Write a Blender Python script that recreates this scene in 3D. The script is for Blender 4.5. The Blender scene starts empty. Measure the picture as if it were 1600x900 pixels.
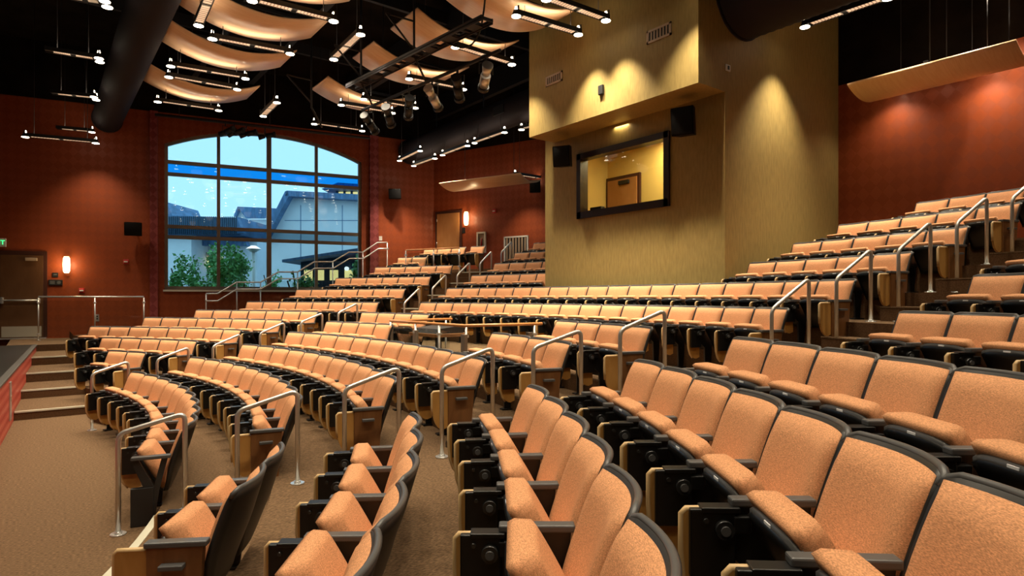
import bpy, bmesh, math, random
from mathutils import Vector, Matrix

random.seed(7)
SC = bpy.context.scene
COL = SC.collection
PI = math.pi

# ------------------------------------------------------------------ camera
FPX = 969.0; YH = 464.0; TH = math.radians(37.3)
CAM = Vector((7.948, -8.958, 2.03))
cd = bpy.data.cameras.new('camera'); cam = bpy.data.objects.new('camera', cd); COL.objects.link(cam)
cam.location = CAM
cam.rotation_euler = (PI/2, 0, -TH)
cd.sensor_width = 36.0; cd.lens = 36.0*FPX/1600.0
cd.shift_y = (YH-450.0)/1600.0
cd.clip_start = 0.05; cd.clip_end = 400
SC.camera = cam
def ray(px, py):
    u = (px-800)/FPX; s, c = math.sin(TH), math.cos(TH)
    return Vector((s+u*c, c-u*s, (YH-py)/FPX))
def at_z(px, py, z):
    d = ray(px, py); return CAM + d*((z-CAM.z)/d.z)
def at_d(px, py, t):
    return CAM + ray(px, py)*t

# ------------------------------------------------------------------ world, exposure
w = bpy.data.worlds.new('world'); SC.world = w; w.use_nodes = True
bg = w.node_tree.nodes['Background']; bg.inputs[0].default_value = (0.36, 0.72, 0.93, 1); bg.inputs[1].default_value = 1.4
SC.view_settings.view_transform = 'Standard'
SC.view_settings.look = 'None'
SC.view_settings.exposure = 0.0
SC.view_settings.gamma = 1.0
SC.view_settings.use_curve_mapping = False
SPOT_W = 315.0
PANEL_FILL_W = 1.5
UP_W = 4.6
SC.cycles.max_bounces = 8; SC.cycles.caustics_reflective = False; SC.cycles.caustics_refractive = False

# ------------------------------------------------------------------ materials
def mat(name, col, rough=0.6, metal=0.0, emis=None, es=0.0, spec=0.5, noise=None, bump=None, alpha=None):
    m = bpy.data.materials.new(name); m.use_nodes = True
    nt = m.node_tree; b = nt.nodes['Principled BSDF']
    b.inputs['Base Color'].default_value = (*col, 1); b.inputs['Roughness'].default_value = rough
    b.inputs['Metallic'].default_value = metal; b.inputs['Specular IOR Level'].default_value = spec
    if emis: b.inputs['Emission Color'].default_value = (*emis, 1); b.inputs['Emission Strength'].default_value = es
    if noise or bump:
        tc = nt.nodes.new('ShaderNodeTexCoord')
        mp = nt.nodes.new('ShaderNodeMapping'); nt.links.new(tc.outputs['Object'], mp.inputs[0])
        sc_ = (noise or bump)[0]; mp.inputs['Scale'].default_value = sc_
        nz = nt.nodes.new('ShaderNodeTexNoise'); nz.inputs['Scale'].default_value = 1.0; nz.inputs['Detail'].default_value = 3
        nt.links.new(mp.outputs[0], nz.inputs['Vector'])
        if noise:
            r = nt.nodes.new('ShaderNodeValToRGB'); nt.links.new(nz.outputs['Fac'], r.inputs[0])
            r.color_ramp.elements[0].position = 0.3; r.color_ramp.elements[1].position = 0.7
            r.color_ramp.elements[0].color = (*[c*noise[1] for c in col], 1)
            r.color_ramp.elements[1].color = (*[min(1, c*noise[2]) for c in col], 1)
            nt.links.new(r.outputs[0], b.inputs['Base Color'])
        if bump:
            bp = nt.nodes.new('ShaderNodeBump'); bp.inputs['Strength'].default_value = bump[1]; bp.inputs['Distance'].default_value = 0.01
            nt.links.new(nz.outputs['Fac'], bp.inputs['Height']); nt.links.new(bp.outputs[0], b.inputs['Normal'])
    return m

def diamond_mat(name, ca, cb, w_, h_, rough=0.45, plain=None):
    """two-tone harlequin wallcovering laid out in the wall's own x / z metres"""
    m = bpy.data.materials.new(name); m.use_nodes = True; nt = m.node_tree; b = nt.nodes['Principled BSDF']
    tc = nt.nodes.new('ShaderNodeTexCoord'); sp = nt.nodes.new('ShaderNodeSeparateXYZ'); nt.links.new(tc.outputs['Object'], sp.inputs[0])
    def mth(op, a, bb=None):
        n = nt.nodes.new('ShaderNodeMath'); n.operation = op
        for i, v in enumerate((a, bb)):
            if v is None: continue
            if isinstance(v, (int, float)): n.inputs[i].default_value = v
            else: nt.links.new(v, n.inputs[i])
        return n.outputs[0]
    u = mth('DIVIDE', sp.outputs[0], w_); v = mth('DIVIDE', sp.outputs[2], h_)
    p = mth('FLOOR', mth('ADD', u, v)); q = mth('FLOOR', mth('SUBTRACT', u, v))
    k = mth('ABSOLUTE', mth('MODULO', mth('ADD', p, q), 2.0))
    mx = nt.nodes.new('ShaderNodeMix'); mx.data_type = 'RGBA'; nt.links.new(k, mx.inputs[0])
    mx.inputs[6].default_value = (*ca, 1); mx.inputs[7].default_value = (*cb, 1)
    nt.links.new(mx.outputs[2], b.inputs['Base Color'])
    rr = nt.nodes.new('ShaderNodeMapRange'); nt.links.new(k, rr.inputs[0]); rr.inputs[3].default_value = rough+.15; rr.inputs[4].default_value = rough-.05
    nt.links.new(rr.outputs[0], b.inputs['Roughness']); b.inputs['Specular IOR Level'].default_value = 0.35
    return m

def glass_mat(name, tint=(1, 1, 1), refl=0.08):
    m = bpy.data.materials.new(name); m.use_nodes = True; nt = m.node_tree; nt.nodes.clear()
    o = nt.nodes.new('ShaderNodeOutputMaterial'); t = nt.nodes.new('ShaderNodeBsdfTransparent'); t.inputs[0].default_value = (*tint, 1)
    g = nt.nodes.new('ShaderNodeBsdfGlossy'); g.inputs['Roughness'].default_value = 0.02
    f = nt.nodes.new('ShaderNodeLayerWeight'); f.inputs['Blend'].default_value = 0.5
    pw = nt.nodes.new('ShaderNodeMath'); pw.operation = 'POWER'; pw.inputs[1].default_value = 4.0; nt.links.new(f.outputs['Facing'], pw.inputs[0])
    ml = nt.nodes.new('ShaderNodeMath'); ml.operation = 'MULTIPLY_ADD'; ml.inputs[1].default_value = 0.35; ml.inputs[2].default_value = refl*0.5; ml.use_clamp = True
    nt.links.new(pw.outputs[0], ml.inputs[0])
    mx = nt.nodes.new('ShaderNodeMixShader'); nt.links.new(ml.outputs[0], mx.inputs[0]); nt.links.new(t.outputs[0], mx.inputs[1]); nt.links.new(g.outputs[0], mx.inputs[2])
    nt.links.new(mx.outputs[0], o.inputs[0]); return m

def wood_mat(name, ca, cb, scale=(2, 30, 2), rough=0.35):
    m = bpy.data.materials.new(name); m.use_nodes = True; nt = m.node_tree; b = nt.nodes['Principled BSDF']
    tc = nt.nodes.new('ShaderNodeTexCoord'); mp = nt.nodes.new('ShaderNodeMapping'); mp.inputs['Scale'].default_value = scale
    nt.links.new(tc.outputs['Object'], mp.inputs[0])
    nz = nt.nodes.new('ShaderNodeTexNoise'); nz.inputs['Scale'].default_value = 1.5; nz.inputs['Detail'].default_value = 6; nz.inputs['Distortion'].default_value = 0.6
    nt.links.new(mp.outputs[0], nz.inputs['Vector'])
    r = nt.nodes.new('ShaderNodeValToRGB'); nt.links.new(nz.outputs['Fac'], r.inputs[0])
    r.color_ramp.elements[0].position = 0.35; r.color_ramp.elements[1].position = 0.65
    r.color_ramp.elements[0].color = (*ca, 1); r.color_ramp.elements[1].color = (*cb, 1)
    nt.links.new(r.outputs[0], b.inputs['Base Color']); b.inputs['Roughness'].default_value = rough
    return m

M = {}
M['fabric'] = mat('seat_fabric', (0.62, 0.300, 0.145), 0.8, noise=((240, 95, 420), 0.62, 1.32), spec=0.2)
M['shell'] = mat('charcoal_plastic', (0.020, 0.019, 0.018), 0.45)
M['cap'] = mat('grey_arm_cap', (0.085, 0.085, 0.085), 0.38)
M['black'] = mat('black_metal', (0.005, 0.005, 0.005), 0.38)
M['knob'] = mat('dark_knob', (0.05, 0.05, 0.05), 0.25, 0.6)
M['maple'] = wood_mat('tablet_wood', (0.42, 0.20, 0.045), (0.50, 0.26, 0.07), (6, 6, 3), 0.4)
M['edge'] = mat('pale_wood_edge', (0.62, 0.42, 0.20), 0.45)
M['walnut'] = wood_mat('end_panel_wood', (0.16, 0.065, 0.020), (0.22, 0.095, 0.032), (8, 8, 2), 0.35)
M['plate'] = mat('white_number_plate', (0.90, 0.92, 0.95), 0.3)
M['steel'] = mat('brushed_steel', (0.66, 0.64, 0.60), 0.36, 0.75)
M['chrome'] = mat('bright_steel', (0.80, 0.80, 0.78), 0.25, 0.7)
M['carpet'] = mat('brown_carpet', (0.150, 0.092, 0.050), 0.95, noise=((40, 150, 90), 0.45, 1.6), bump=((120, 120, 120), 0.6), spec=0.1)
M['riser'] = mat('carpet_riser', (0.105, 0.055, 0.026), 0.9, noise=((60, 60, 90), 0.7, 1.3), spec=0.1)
M['nosing'] = mat('pale_nosing', (0.60, 0.58, 0.46), 0.4)
M['red'] = diamond_mat('red_diamond_wallcover', (0.255, 0.047, 0.011), (0.292, 0.058, 0.016), 0.24, 0.28)
M['redstrip'] = diamond_mat('red_pilaster_cover', (0.20, 0.03, 0.03), (0.28, 0.06, 0.06), 0.24, 0.28)
M['stagered'] = diamond_mat('stage_front_cover', (0.42, 0.045, 0.030), (0.62, 0.12, 0.075), 0.16, 0.16, 0.4)
M['darkwall'] = mat('dark_red_wall', (0.12, 0.02, 0.01), 0.8)
M['ceil'] = mat('black_ceiling', (0.010, 0.007, 0.005), 0.95, noise=((1.5, 1.5, 1.5), 0.6, 1.6), spec=0.05)
M['beam'] = mat('dark_steel_beam', (0.012, 0.011, 0.014), 0.6)
M['olive'] = mat('olive_plaster', (0.315, 0.225, 0.075), 0.55, noise=((25, 25, 5), 0.86, 1.12), bump=((60, 60, 14), 0.25), spec=0.3)
M['frame'] = mat('dark_brown_frame', (0.020, 0.008, 0.005), 0.35)
M['booth_in'] = mat('pale_yellow_paint', (0.68, 0.48, 0.14), 0.7)
M['doorwood'] = wood_mat('door_wood', (0.36, 0.15, 0.045), (0.42, 0.19, 0.065), (3, 3, 1.2), 0.35)
M['doordark'] = wood_mat('dark_door_wood', (0.115, 0.050, 0.020), (0.14, 0.065, 0.028), (3, 3, 1.2), 0.35)
M['doorframe'] = mat('door_frame_paint', (0.06, 0.018, 0.01), 0.45)
M['white'] = mat('white_enamel', (0.70, 0.68, 0.62), 0.4)
M['vent'] = mat('vent_enamel', (0.42, 0.30, 0.20), 0.45)
M['winframe'] = mat('bronze_window_frame', (0.24, 0.19, 0.15), 0.4, 0.4)
M['duct'] = mat('dark_duct', (0.018, 0.014, 0.018), 0.75, spec=0.25)
M['cloud'] = wood_mat('acoustic_panel_maple', (0.78, 0.49, 0.28), (0.84, 0.57, 0.35), (1.2, 22, 4), 0.36)
M['blackpaint'] = mat('matt_black_paint', (0.010, 0.010, 0.010), 0.5)
M['speaker'] = mat('speaker_black', (0.0025, 0.002, 0.002), 0.6, spec=0.2)
M['stagefloor'] = mat('black_stage_floor', (0.020, 0.018, 0.017), 0.35)
M['stagetrim'] = mat('grey_stage_edge', (0.09, 0.085, 0.08), 0.4)
M['lamp'] = mat('lamp_face', (1, 1, 1), 0.5, emis=(1.0, 0.86, 0.62), es=14)
M['louvre'] = mat('lit_louvre', (0.5, 0.4, 0.3), 0.4, emis=(1.0, 0.62, 0.38), es=0.9)
M['sconce'] = mat('sconce_glass', (1, 0.9, 0.7), 0.4, emis=(1.0, 0.80, 0.42), es=5)
M['green'] = mat('exit_green', (0.02, 0.4, 0.1), 0.4, emis=(0.05, 1.0, 0.25), es=2.0)
M['glass'] = glass_mat('clear_glass', (0.95, 0.98, 1.0), 0.06)
M['glass_rail'] = glass_mat('rail_glass', (0.90, 0.93, 0.92), 0.07)
M['glass_blue'] = glass_mat('blue_tinted_glass', (0.10, 0.52, 0.85), 0.06)
M['glass_dim'] = glass_mat('grey_tinted_glass', (0.55, 0.62, 0.66), 0.06)
M['extwall'] = mat('pale_stucco', (0.86, 0.88, 0.90), 0.8, noise=((2, 2, 2), 0.96, 1.03))
M['tile'] = mat('slate_blue_tile', (0.10, 0.20, 0.36), 0.6, noise=((6, 1, 1), 0.7, 1.3))
M['extdark'] = mat('dark_glazing', (0.02, 0.05, 0.08), 0.2)
M['extlit'] = mat('lit_windows', (0.9, 0.8, 0.4), 0.4, emis=(1.0, 0.85, 0.30), es=0.8)
M['leaf'] = mat('leaves', (0.16, 0.42, 0.12), 0.6, noise=((3, 3, 3), 0.5, 1.6))
M['bark'] = mat('bark', (0.08, 0.05, 0.03), 0.9)
M['ground'] = mat('outside_paving', (0.25, 0.25, 0.24), 0.9, noise=((1, 1, 1), 0.8, 1.2))
M['red_alarm'] = mat('red_alarm_case', (0.5, 0.02, 0.02), 0.35)
M['railwood'] = wood_mat('handrail_wood', (0.50, 0.20, 0.06), (0.58, 0.26, 0.09), (4, 4, 4), 0.3)
M['trussblue'] = mat('dull_blue_black_steel', (0.016, 0.015, 0.022), 0.5)
M['kick'] = mat('satin_kick_plate', (0.52, 0.46, 0.36), 0.35, 0.2)
M['bulb'] = mat('street_lamp_globe', (0.9, 0.9, 0.9), 0.4, emis=(0.9, 1.0, 1.0), es=1.2)

# ------------------------------------------------------------------ mesh helpers
class MB:
    """collects shapes with material slots and links them as ONE mesh object"""
    def __init__(s): s.bm = bmesh.new(); s.mats = []
    def mi(s, m):
        if m not in s.mats: s.mats.append(m)
        return s.mats.index(m)
    def _paint(s, faces, m, smooth=False):
        i = s.mi(m)
        for f in faces: f.material_index = i; f.smooth = smooth
    def box(s, x0, x1, y0, y1, z0, z1, m, bev=0.0, seg=2, mtx=None):
        r = bmesh.ops.create_cube(s.bm, size=1.0)
        vs = r['verts']
        bmesh.ops.transform(s.bm, matrix=Matrix.Translation(((x0+x1)/2, (y0+y1)/2, (z0+z1)/2)) @ Matrix.Diagonal((abs(x1-x0), abs(y1-y0), abs(z1-z0), 1)), verts=vs)
        fs = list({f for v in vs for f in v.link_faces})
        if bev:
            es = list({e for v in vs for e in v.link_edges})
            r2 = bmesh.ops.bevel(s.bm, geom=es, offset=bev, segments=seg, affect='EDGES', profile=0.5)
            vs = list({v for f in r2['faces'] for v in f.verts} | {v for v in vs if v.is_valid})
            fs = list({f for v in vs for f in v.link_faces})
        s._paint(fs, m, bool(bev) and seg > 2)
        if mtx is not None: bmesh.ops.transform(s.bm, matrix=mtx, verts=list({v for f in fs for v in f.verts}))
        return s
    def prism(s, pts, a, b, m, axis='y', mtx=None):
        """polygon pts in the plane across axis, extruded from a to b along axis"""
        def P(p, t):
            if axis == 'y': return (p[0], t, p[1])
            if axis == 'x': return (t, p[0], p[1])
            return (p[0], p[1], t)
        v0 = [s.bm.verts.new(P(p, a)) for p in pts]; v1 = [s.bm.verts.new(P(p, b)) for p in pts]
        n = len(pts); fs = [s.bm.faces.new(v0), s.bm.faces.new(v1[::-1])]
        for i in range(n): fs.append(s.bm.faces.new((v0[i], v1[i], v1[(i+1) % n], v0[(i+1) % n])))
        s._paint(fs, m)
        if mtx is not None: bmesh.ops.transform(s.bm, matrix=mtx, verts=v0+v1)
        return s
    def cyl(s, p, q, r, m, n=12, r2=None, smooth=True):
        p = Vector(p); q = Vector(q); d = q-p; L = d.length
        if L < 1e-6: return s
        rot = d.to_track_quat('Z', 'Y').to_matrix().to_4x4()
        g = bmesh.ops.create_cone(s.bm, cap_ends=True, segments=n, radius1=r, radius2=(r if r2 is None else r2), depth=L,
                                  matrix=Matrix.Translation((p+q)/2) @ rot)
        fs = list({f for v in g['verts'] for f in v.link_faces})
        s._paint(fs, m)
        if smooth:
            for f in fs:
                if len(f.verts) == 4: f.smooth = True
        return s
    def tube(s, pts, r, m, n=10):
        """round bar through a list of points with mitred bends"""
        pts = [Vector(p) for p in pts]; rings = []
        for i, p in enumerate(pts):
            if i == 0: d = pts[1]-pts[0]
            elif i == len(pts)-1: d = pts[-1]-pts[-2]
            else: d = (pts[i+1]-p).normalized() + (p-pts[i-1]).normalized()
            d.normalize()
            if i == 0:
                a = d.orthogonal().normalized()
            else:
                a = (a - d*a.dot(d)).normalized()
            b = d.cross(a)
            rings.append([s.bm.verts.new(p + a*(r*math.cos(2*PI*k/n)) + b*(r*math.sin(2*PI*k/n))) for k in range(n)])
        fs = []
        for i in range(len(rings)-1):
            for k in range(n): fs.append(s.bm.faces.new((rings[i][k], rings[i][(k+1) % n], rings[i+1][(k+1) % n], rings[i+1][k])))
        s._paint(fs, m, True)
        s._paint([s.bm.faces.new(rings[0][::-1]), s.bm.faces.new(rings[-1])], m)
        return s
    def pad(s, nu, nv, front, back, m, smooth=True):
        """closed cushion-like solid: front(u,v) and back(u,v) give points, u,v in 0..1"""
        A = [[s.bm.verts.new(front(i/nu, j/nv)) for j in range(nv+1)] for i in range(nu+1)]
        B = [[s.bm.verts.new(back(i/nu, j/nv)) for j in range(nv+1)] for i in range(nu+1)]
        fs = []
        for i in range(nu):
            for j in range(nv):
                fs.append(s.bm.faces.new((A[i][j], A[i+1][j], A[i+1][j+1], A[i][j+1])))
                fs.append(s.bm.faces.new((B[i][j], B[i][j+1], B[i+1][j+1], B[i+1][j])))
        ring = [(i, 0) for i in range(nu)] + [(nu, j) for j in range(nv)] + [(i, nv) for i in range(nu, 0, -1)] + [(0, j) for j in range(nv, 0, -1)]
        for k in range(len(ring)):
            a, b = ring[k], ring[(k+1) % len(ring)]
            fs.append(s.bm.faces.new((A[a[0]][a[1]], B[a[0]][a[1]], B[b[0]][b[1]], A[b[0]][b[1]])))
        s._paint(fs, m, smooth)
        return s
    def mesh(s, name):
        bmesh.ops.recalc_face_normals(s.bm, faces=s.bm.faces)
        me = bpy.data.meshes.new(name); s.bm.to_mesh(me); s.bm.free()
        for m in s.mats: me.materials.append(m)
        return me
    def obj(s, name, parent=None, mtx=None):
        o = bpy.data.objects.new(name, s.mesh(name)); COL.objects.link(o)
        if parent is not None: o.parent = parent
        if mtx is not None: o.matrix_local = mtx
        return o

def tag(o, label=None, cat=None, group=None, kind=None):
    if label: o['label'] = label
    if cat: o['category'] = cat
    if group: o['group'] = group
    if kind: o['kind'] = kind
    return o
def empty(name, label, cat, group=None, mtx=None, loc=None, rz=0.0):
    o = bpy.data.objects.new(name, None); COL.objects.link(o); o.empty_display_size = 0.2
    if mtx is not None: o.matrix_world = mtx
    if loc is not None: o.location = loc; o.rotation_euler = (0, 0, rz)
    return tag(o, label, cat, group)
def struct(mb, name, mtx=None, label=None):
    o = mb.obj(name, None, mtx); o['kind'] = 'structure'
    if label: o['label'] = label
    return o
def lamp(name, kind, loc, energy, col=(1, 0.84, 0.62), parent=None, **kw):
    l = bpy.data.lights.new(name, kind); l.energy = energy; l.color = col
    for k, v in kw.items(): setattr(l, k, v)
    o = bpy.data.objects.new(name, l); COL.objects.link(o); o.location = loc
    if parent is not None: o.parent = parent
    return o
def frame_mtx(o, e, z=0.0):
    """wall frame: local x runs along the wall, local -y points into the room"""
    e = Vector((e[0], e[1], 0)).normalized(); y = Vector((-e.y, e.x, 0))
    return Matrix(((e.x, y.x, 0, o[0]), (e.y, y.y, 0, o[1]), (0, 0, 1, z), (0, 0, 0, 1)))
def on_wall(F_, px, py):
    e = F_.col[0].xyz; o = F_.col[3].xyz; d = ray(px, py)
    det = d.x*(-e.y)+e.x*d.y
    t = ((o.x-CAM.x)*(-e.y)+e.x*(o.y-CAM.y))/det
    p = CAM+d*t
    return (p-o).dot(e), p.z
def sub(F_, x, y, z, rz=0.0, rx=0.0):
    return F_ @ Matrix.Translation((x, y, z)) @ Matrix.Rotation(rz, 4, 'Z') @ Matrix.Rotation(rx, 4, 'X')

ZC = 9.4                       # ceiling height
R = [9.384, 10.32, 11.248, 12.144, 13.022, 13.92, 15.795, 16.728, 17.643, 18.564, 19.494, 20.428]
Z = [0, .145, .304, .487, .669, .834, 1.03, 1.382, 1.733, 2.083, 2.43, 2.776]
ZTOP = 2.95
def floor_z(x, y):
    r_ = math.hypot(x, y); a_ = math.atan2(y, x); z_ = 0.0
    lim = {7: 0.70, 8: 0.635, 9: 0.59, 10: 0.545, 11: 0.535, 12: 0.52}
    for k in range(1, 13):
        if r_ > EDGE[k] and a_ < lim.get(k, 1.6): z_ = Z[k] if k < 12 else ZTOP
    return z_
EDGE = [None] + [R[k-1]-0.19 for k in range(1, 12)] + [20.98]

FW = frame_mtx((7.558, 13.581), (0.980, -0.199))       # wall with the big window
FD = frame_mtx((19.603, 11.136), (0.350, -0.937))      # far rear wall with the door
FR = frame_mtx((20.95, -2.91), (0, -1))                # rear wall right of the booth
FB = frame_mtx((17.0, 1.69), (0, -1))                  # booth front
FS = frame_mtx((16.28, -2.91), (1, 0))                 # booth side

# ------------------------------------------------------------------ floor and terraces
def arc_pts(r, a0, a1, n=40):
    return [(r*math.cos(a0+(a1-a0)*i/n), r*math.sin(a0+(a1-a0)*i/n)) for i in range(n+1)]
fl = MB()
fl.box(-6, 24, -14, 16, -0.2, 0, M['carpet'])
XS = 8.65                      # where the terraces end beside the stage steps
RO = 24.5
for k in range(1, 13):
    z1 = Z[k] if k < 12 else ZTOP
    z0 = Z[k-1]-0.03
    e = EDGE[k]
    a1 = math.acos(XS/e) if e < 20 else 0.60
    a1 = {7: 0.70, 8: 0.635, 9: 0.59, 10: 0.545, 11: 0.535, 12: 0.52}.get(k, a1)
    a0 = -1.0
    inner = arc_pts(e, a0, a1, 60); outer = arc_pts(RO, a0, a1, 60)
    bm = fl.bm
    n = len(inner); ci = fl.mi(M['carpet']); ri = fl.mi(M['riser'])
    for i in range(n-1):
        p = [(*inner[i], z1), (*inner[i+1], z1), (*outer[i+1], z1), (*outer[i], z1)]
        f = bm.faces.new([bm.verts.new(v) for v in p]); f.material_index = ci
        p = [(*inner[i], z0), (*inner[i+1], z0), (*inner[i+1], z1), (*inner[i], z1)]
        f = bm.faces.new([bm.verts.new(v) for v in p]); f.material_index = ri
    if k > 6:                  # radial side face where the steep rows stop
        c1, s1 = math.cos(a1), math.sin(a1)
        p = [(e*c1, e*s1, 0.5), (RO*c1, RO*s1, 0.5), (RO*c1, RO*s1, z1), (e*c1, e*s1, z1)]
        f = bm.faces.new([bm.verts.new(v) for v in p]); f.material_index = fl.mi(M['darkwall'])
    if k <= 6:                 # side riser at the stage-end of the terrace
        y0 = e*math.sin(a1)
        p = [(XS, y0, z0), (XS, 16, z0), (XS, 16, z1), (XS, y0, z1)]
        f = bm.faces.new([bm.verts.new(v) for v in p]); f.material_index = ri
YS = [4.07, 5.62, 6.95, 8.70, 10.55]
for k, y in enumerate(YS):
    z1 = Z[k+1]
    fl.box(7.3, XS+0.6 if k < 4 else 9.6, y, 16, Z[k]-0.02, z1, M['carpet'])
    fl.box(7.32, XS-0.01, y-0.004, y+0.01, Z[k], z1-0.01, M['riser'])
struct(fl, 'floor')
# sunken spot for wheelchairs / mixing desk stays as rows five and six; pale nosings
tn = MB()
for k, y in enumerate(YS[:4]):
    tn.box(7.62 + 0.05*k, XS, y-0.012, y+0.045, Z[k+1]-0.022, Z[k+1]+0.004, M['nosing'])
struct(tn, 'trim_1')
def nosing(a0, a1, k, name, dz=0, de=0):
    t = MB(); n = 10; e = EDGE[k]+de; z1 = (Z[k] if k < 12 else ZTOP)+dz
    for i in range(n):
        b0 = a0+(a1-a0)*i/n; b1 = a0+(a1-a0)*(i+1)/n
        pts = [(e-0.012, b0), (e+0.05, b0), (e+0.05, b1), (e-0.012, b1)]
        t.prism([(r*math.cos(a), r*math.sin(a)) for r, a in pts], z1-0.02, z1+0.005, M['nosing'], axis='z')
    struct(t, name)
ti = 2
nosing(-0.62, -0.315, 1, 'trim_2'); ti = 3
for k in range(6, 12):
    nosing(0.285, 0.36, k, 'trim_%d' % ti); ti += 1
# half steps in the two aisles of the steep part
hs = MB()
for k in range(7, 12):
    e = EDGE[k]
    for a0, a1 in ((-0.43, -0.335), (0.285, 0.36)):
        pts = [(e-0.32, a0), (e+0.02, a0), (e+0.02, a1), (e-0.32, a1)]
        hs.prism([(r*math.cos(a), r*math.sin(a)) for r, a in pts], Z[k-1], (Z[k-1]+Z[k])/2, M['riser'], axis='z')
        pts = [(e-0.325, a0), (e-0.02, a0), (e-0.02, a1), (e-0.325, a1)]
        hs.prism([(r*math.cos(a), r*math.sin(a)) for r, a in pts], (Z[k-1]+Z[k])/2-0.01, (Z[k-1]+Z[k])/2+0.006, M['carpet'], axis='z')
struct(hs, 'floor')

# ------------------------------------------------------------------ walls
ww = MB()
S0, S1 = 3.54, 9.62            # window opening
ZS_, ZSP, ZAP = 2.25, 6.80, 7.46
def arch(s):
    t = (s-(S0+S1)/2)/((S1-S0)/2); h = ZAP-ZSP; hw = (S1-S0)/2
    rad = (hw*hw+h*h)/(2*h)
    return ZSP - (rad-h) + math.sqrt(max(0, rad*rad-(t*hw)**2))
T = 0.35
ZR = 7.75
ww.prism([(-13.2, -0.5), (S0, -0.5), (S0, ZR), (-13.2, ZR)], 0, T, M['red'])
ww.prism([(S1, -0.5), (12.75, -0.5), (12.75, ZR), (S1, ZR)], 0, T, M['red'])
ww.prism([(S0, -0.5), (S1, -0.5), (S1, ZS_), (S0, ZS_)], 0, T, M['red'])
N = 24
ap = [(S0+(S1-S0)*i/N, arch(S0+(S1-S0)*i/N)) for i in range(N+1)]
for i in range(N):
    ww.prism([ap[i], ap[i+1], (ap[i+1][0], ZR), (ap[i][0], ZR)], 0, T, M['red'])
struct(ww, 'wall_far_side', FW)
wu = MB(); wu.box(-13.2, 12.75, -0.06, T, ZR, ZC, M['ceil']); struct(wu, 'wall_far_side_upper', FW)
pl = MB()
pl.box(3.16, 3.37, -0.14, 0, 0, 7.74, M['redstrip']); pl.box(9.89, 10.19, -0.14, 0, 0.5, 7.74, M['redstrip'])
struct(pl, 'trim_40', FW)
wd = MB(); wd.box(0, 9.0, 0, 0.25, 0, 7.3, M['red']); wd.box(0, 9.0, 0, 0.25, 7.3, ZC, M['ceil']); struct(wd, 'wall_rear_left', FD)
wr = MB(); wr.box(-0.3, 12.0, 0, 0.25, 0, 6.35, M['red']); wr.box(-0.3, 12.0, 0.02, 0.25, 6.35, ZC, M['ceil'])
struct(wr, 'wall_rear_right', FR)
wn = MB(); wn.box(-6, 21.2, -14.25, -14.0, -0.2, ZC, M['darkwall']); struct(wn, 'wall_near_side')
wb = MB(); wb.box(-6.1, -5.85, -14.2, 17, -0.2, ZC, M['darkwall']); struct(wb, 'wall_stage_side')
wc = MB(); wc.box(-6, 24.5, -14.2, 17, ZC, ZC+0.2, M['ceil']); struct(wc, 'ceiling')
# ribs and sloping bulkheads under the roof
rb = MB()
for x in (-2.5, 1.5, 5.5, 11.6, 13.1, 16.2, 19.6):
    rb.box(x-0.08, x+0.08, -14, 13.2 if x < 13 else 11.0, 8.55, 9.35, M['beam'])
for y in (-9, -4.5, 0, 4.5, 8.6):
    rb.box(-5.8, 19.5, y-0.05, y+0.05, 8.9, 9.2, M['beam'])
struct(rb, 'trim_41')

# ------------------------------------------------------------------ the big window
wf = MB()
mull = [S0+0.04, S0+1.52, S0+3.04, S0+4.56, S1-0.04]
TR = [2.31, 3.91, 4.24, 5.88, 6.26]
for i, s_ in enumerate(mull):
    top = arch(min(max(s_, S0+0.02), S1-0.02))
    hw = 0.075 if i == 2 else 0.05
    wf.box(s_-hw, s_+hw, 0.10, 0.22, ZS_, top, M['winframe'])
for z_ in TR:
    wf.box(S0, S1, 0.11, 0.21, z_-0.055, z_+0.055, M['winframe'])
for i in range(N):
    a, b = ap[i], ap[i+1]
    wf.prism([(a[0], a[1]-0.09), (b[0], b[1]-0.09), b, a], 0.10, 0.22, M['winframe'])
win = struct(wf, 'window_1', FW)
sl = MB(); sl.box(S0-0.03, S1+0.03, -0.08, 0.12, ZS_-0.05, ZS_+0.005, M['white']); sl.obj('window_sill', win)
bays = [S0] + mull[1:4] + [S1]
for b in range(4):
    x0, x1 = bays[b]+0.05, bays[b+1]-0.05
    zz = [2.36, 3.86, 3.96, 4.19, 4.29, 5.83, 5.93, 6.21]
    for j, (za, zb, g) in enumerate(((2.36, 3.86, 'glass'), (3.96, 4.19, 'glass_dim'), (4.29, 5.83, 'glass'), (5.93, 6.21, 'glass_blue'))):
        p = MB(); p.box(x0, x1, 0.15, 0.156, za, zb, M[g]); p.obj('pane', win)
    pts = [(x0, 6.31), (x1, 6.31)] + [(x1+(x0-x1)*i/8, arch(x1+(x0-x1)*i/8)-0.08) for i in range(9)]
    p = MB(); p.prism(pts, 0.15, 0.156, M['glass']); p.obj('pane', win)

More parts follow.
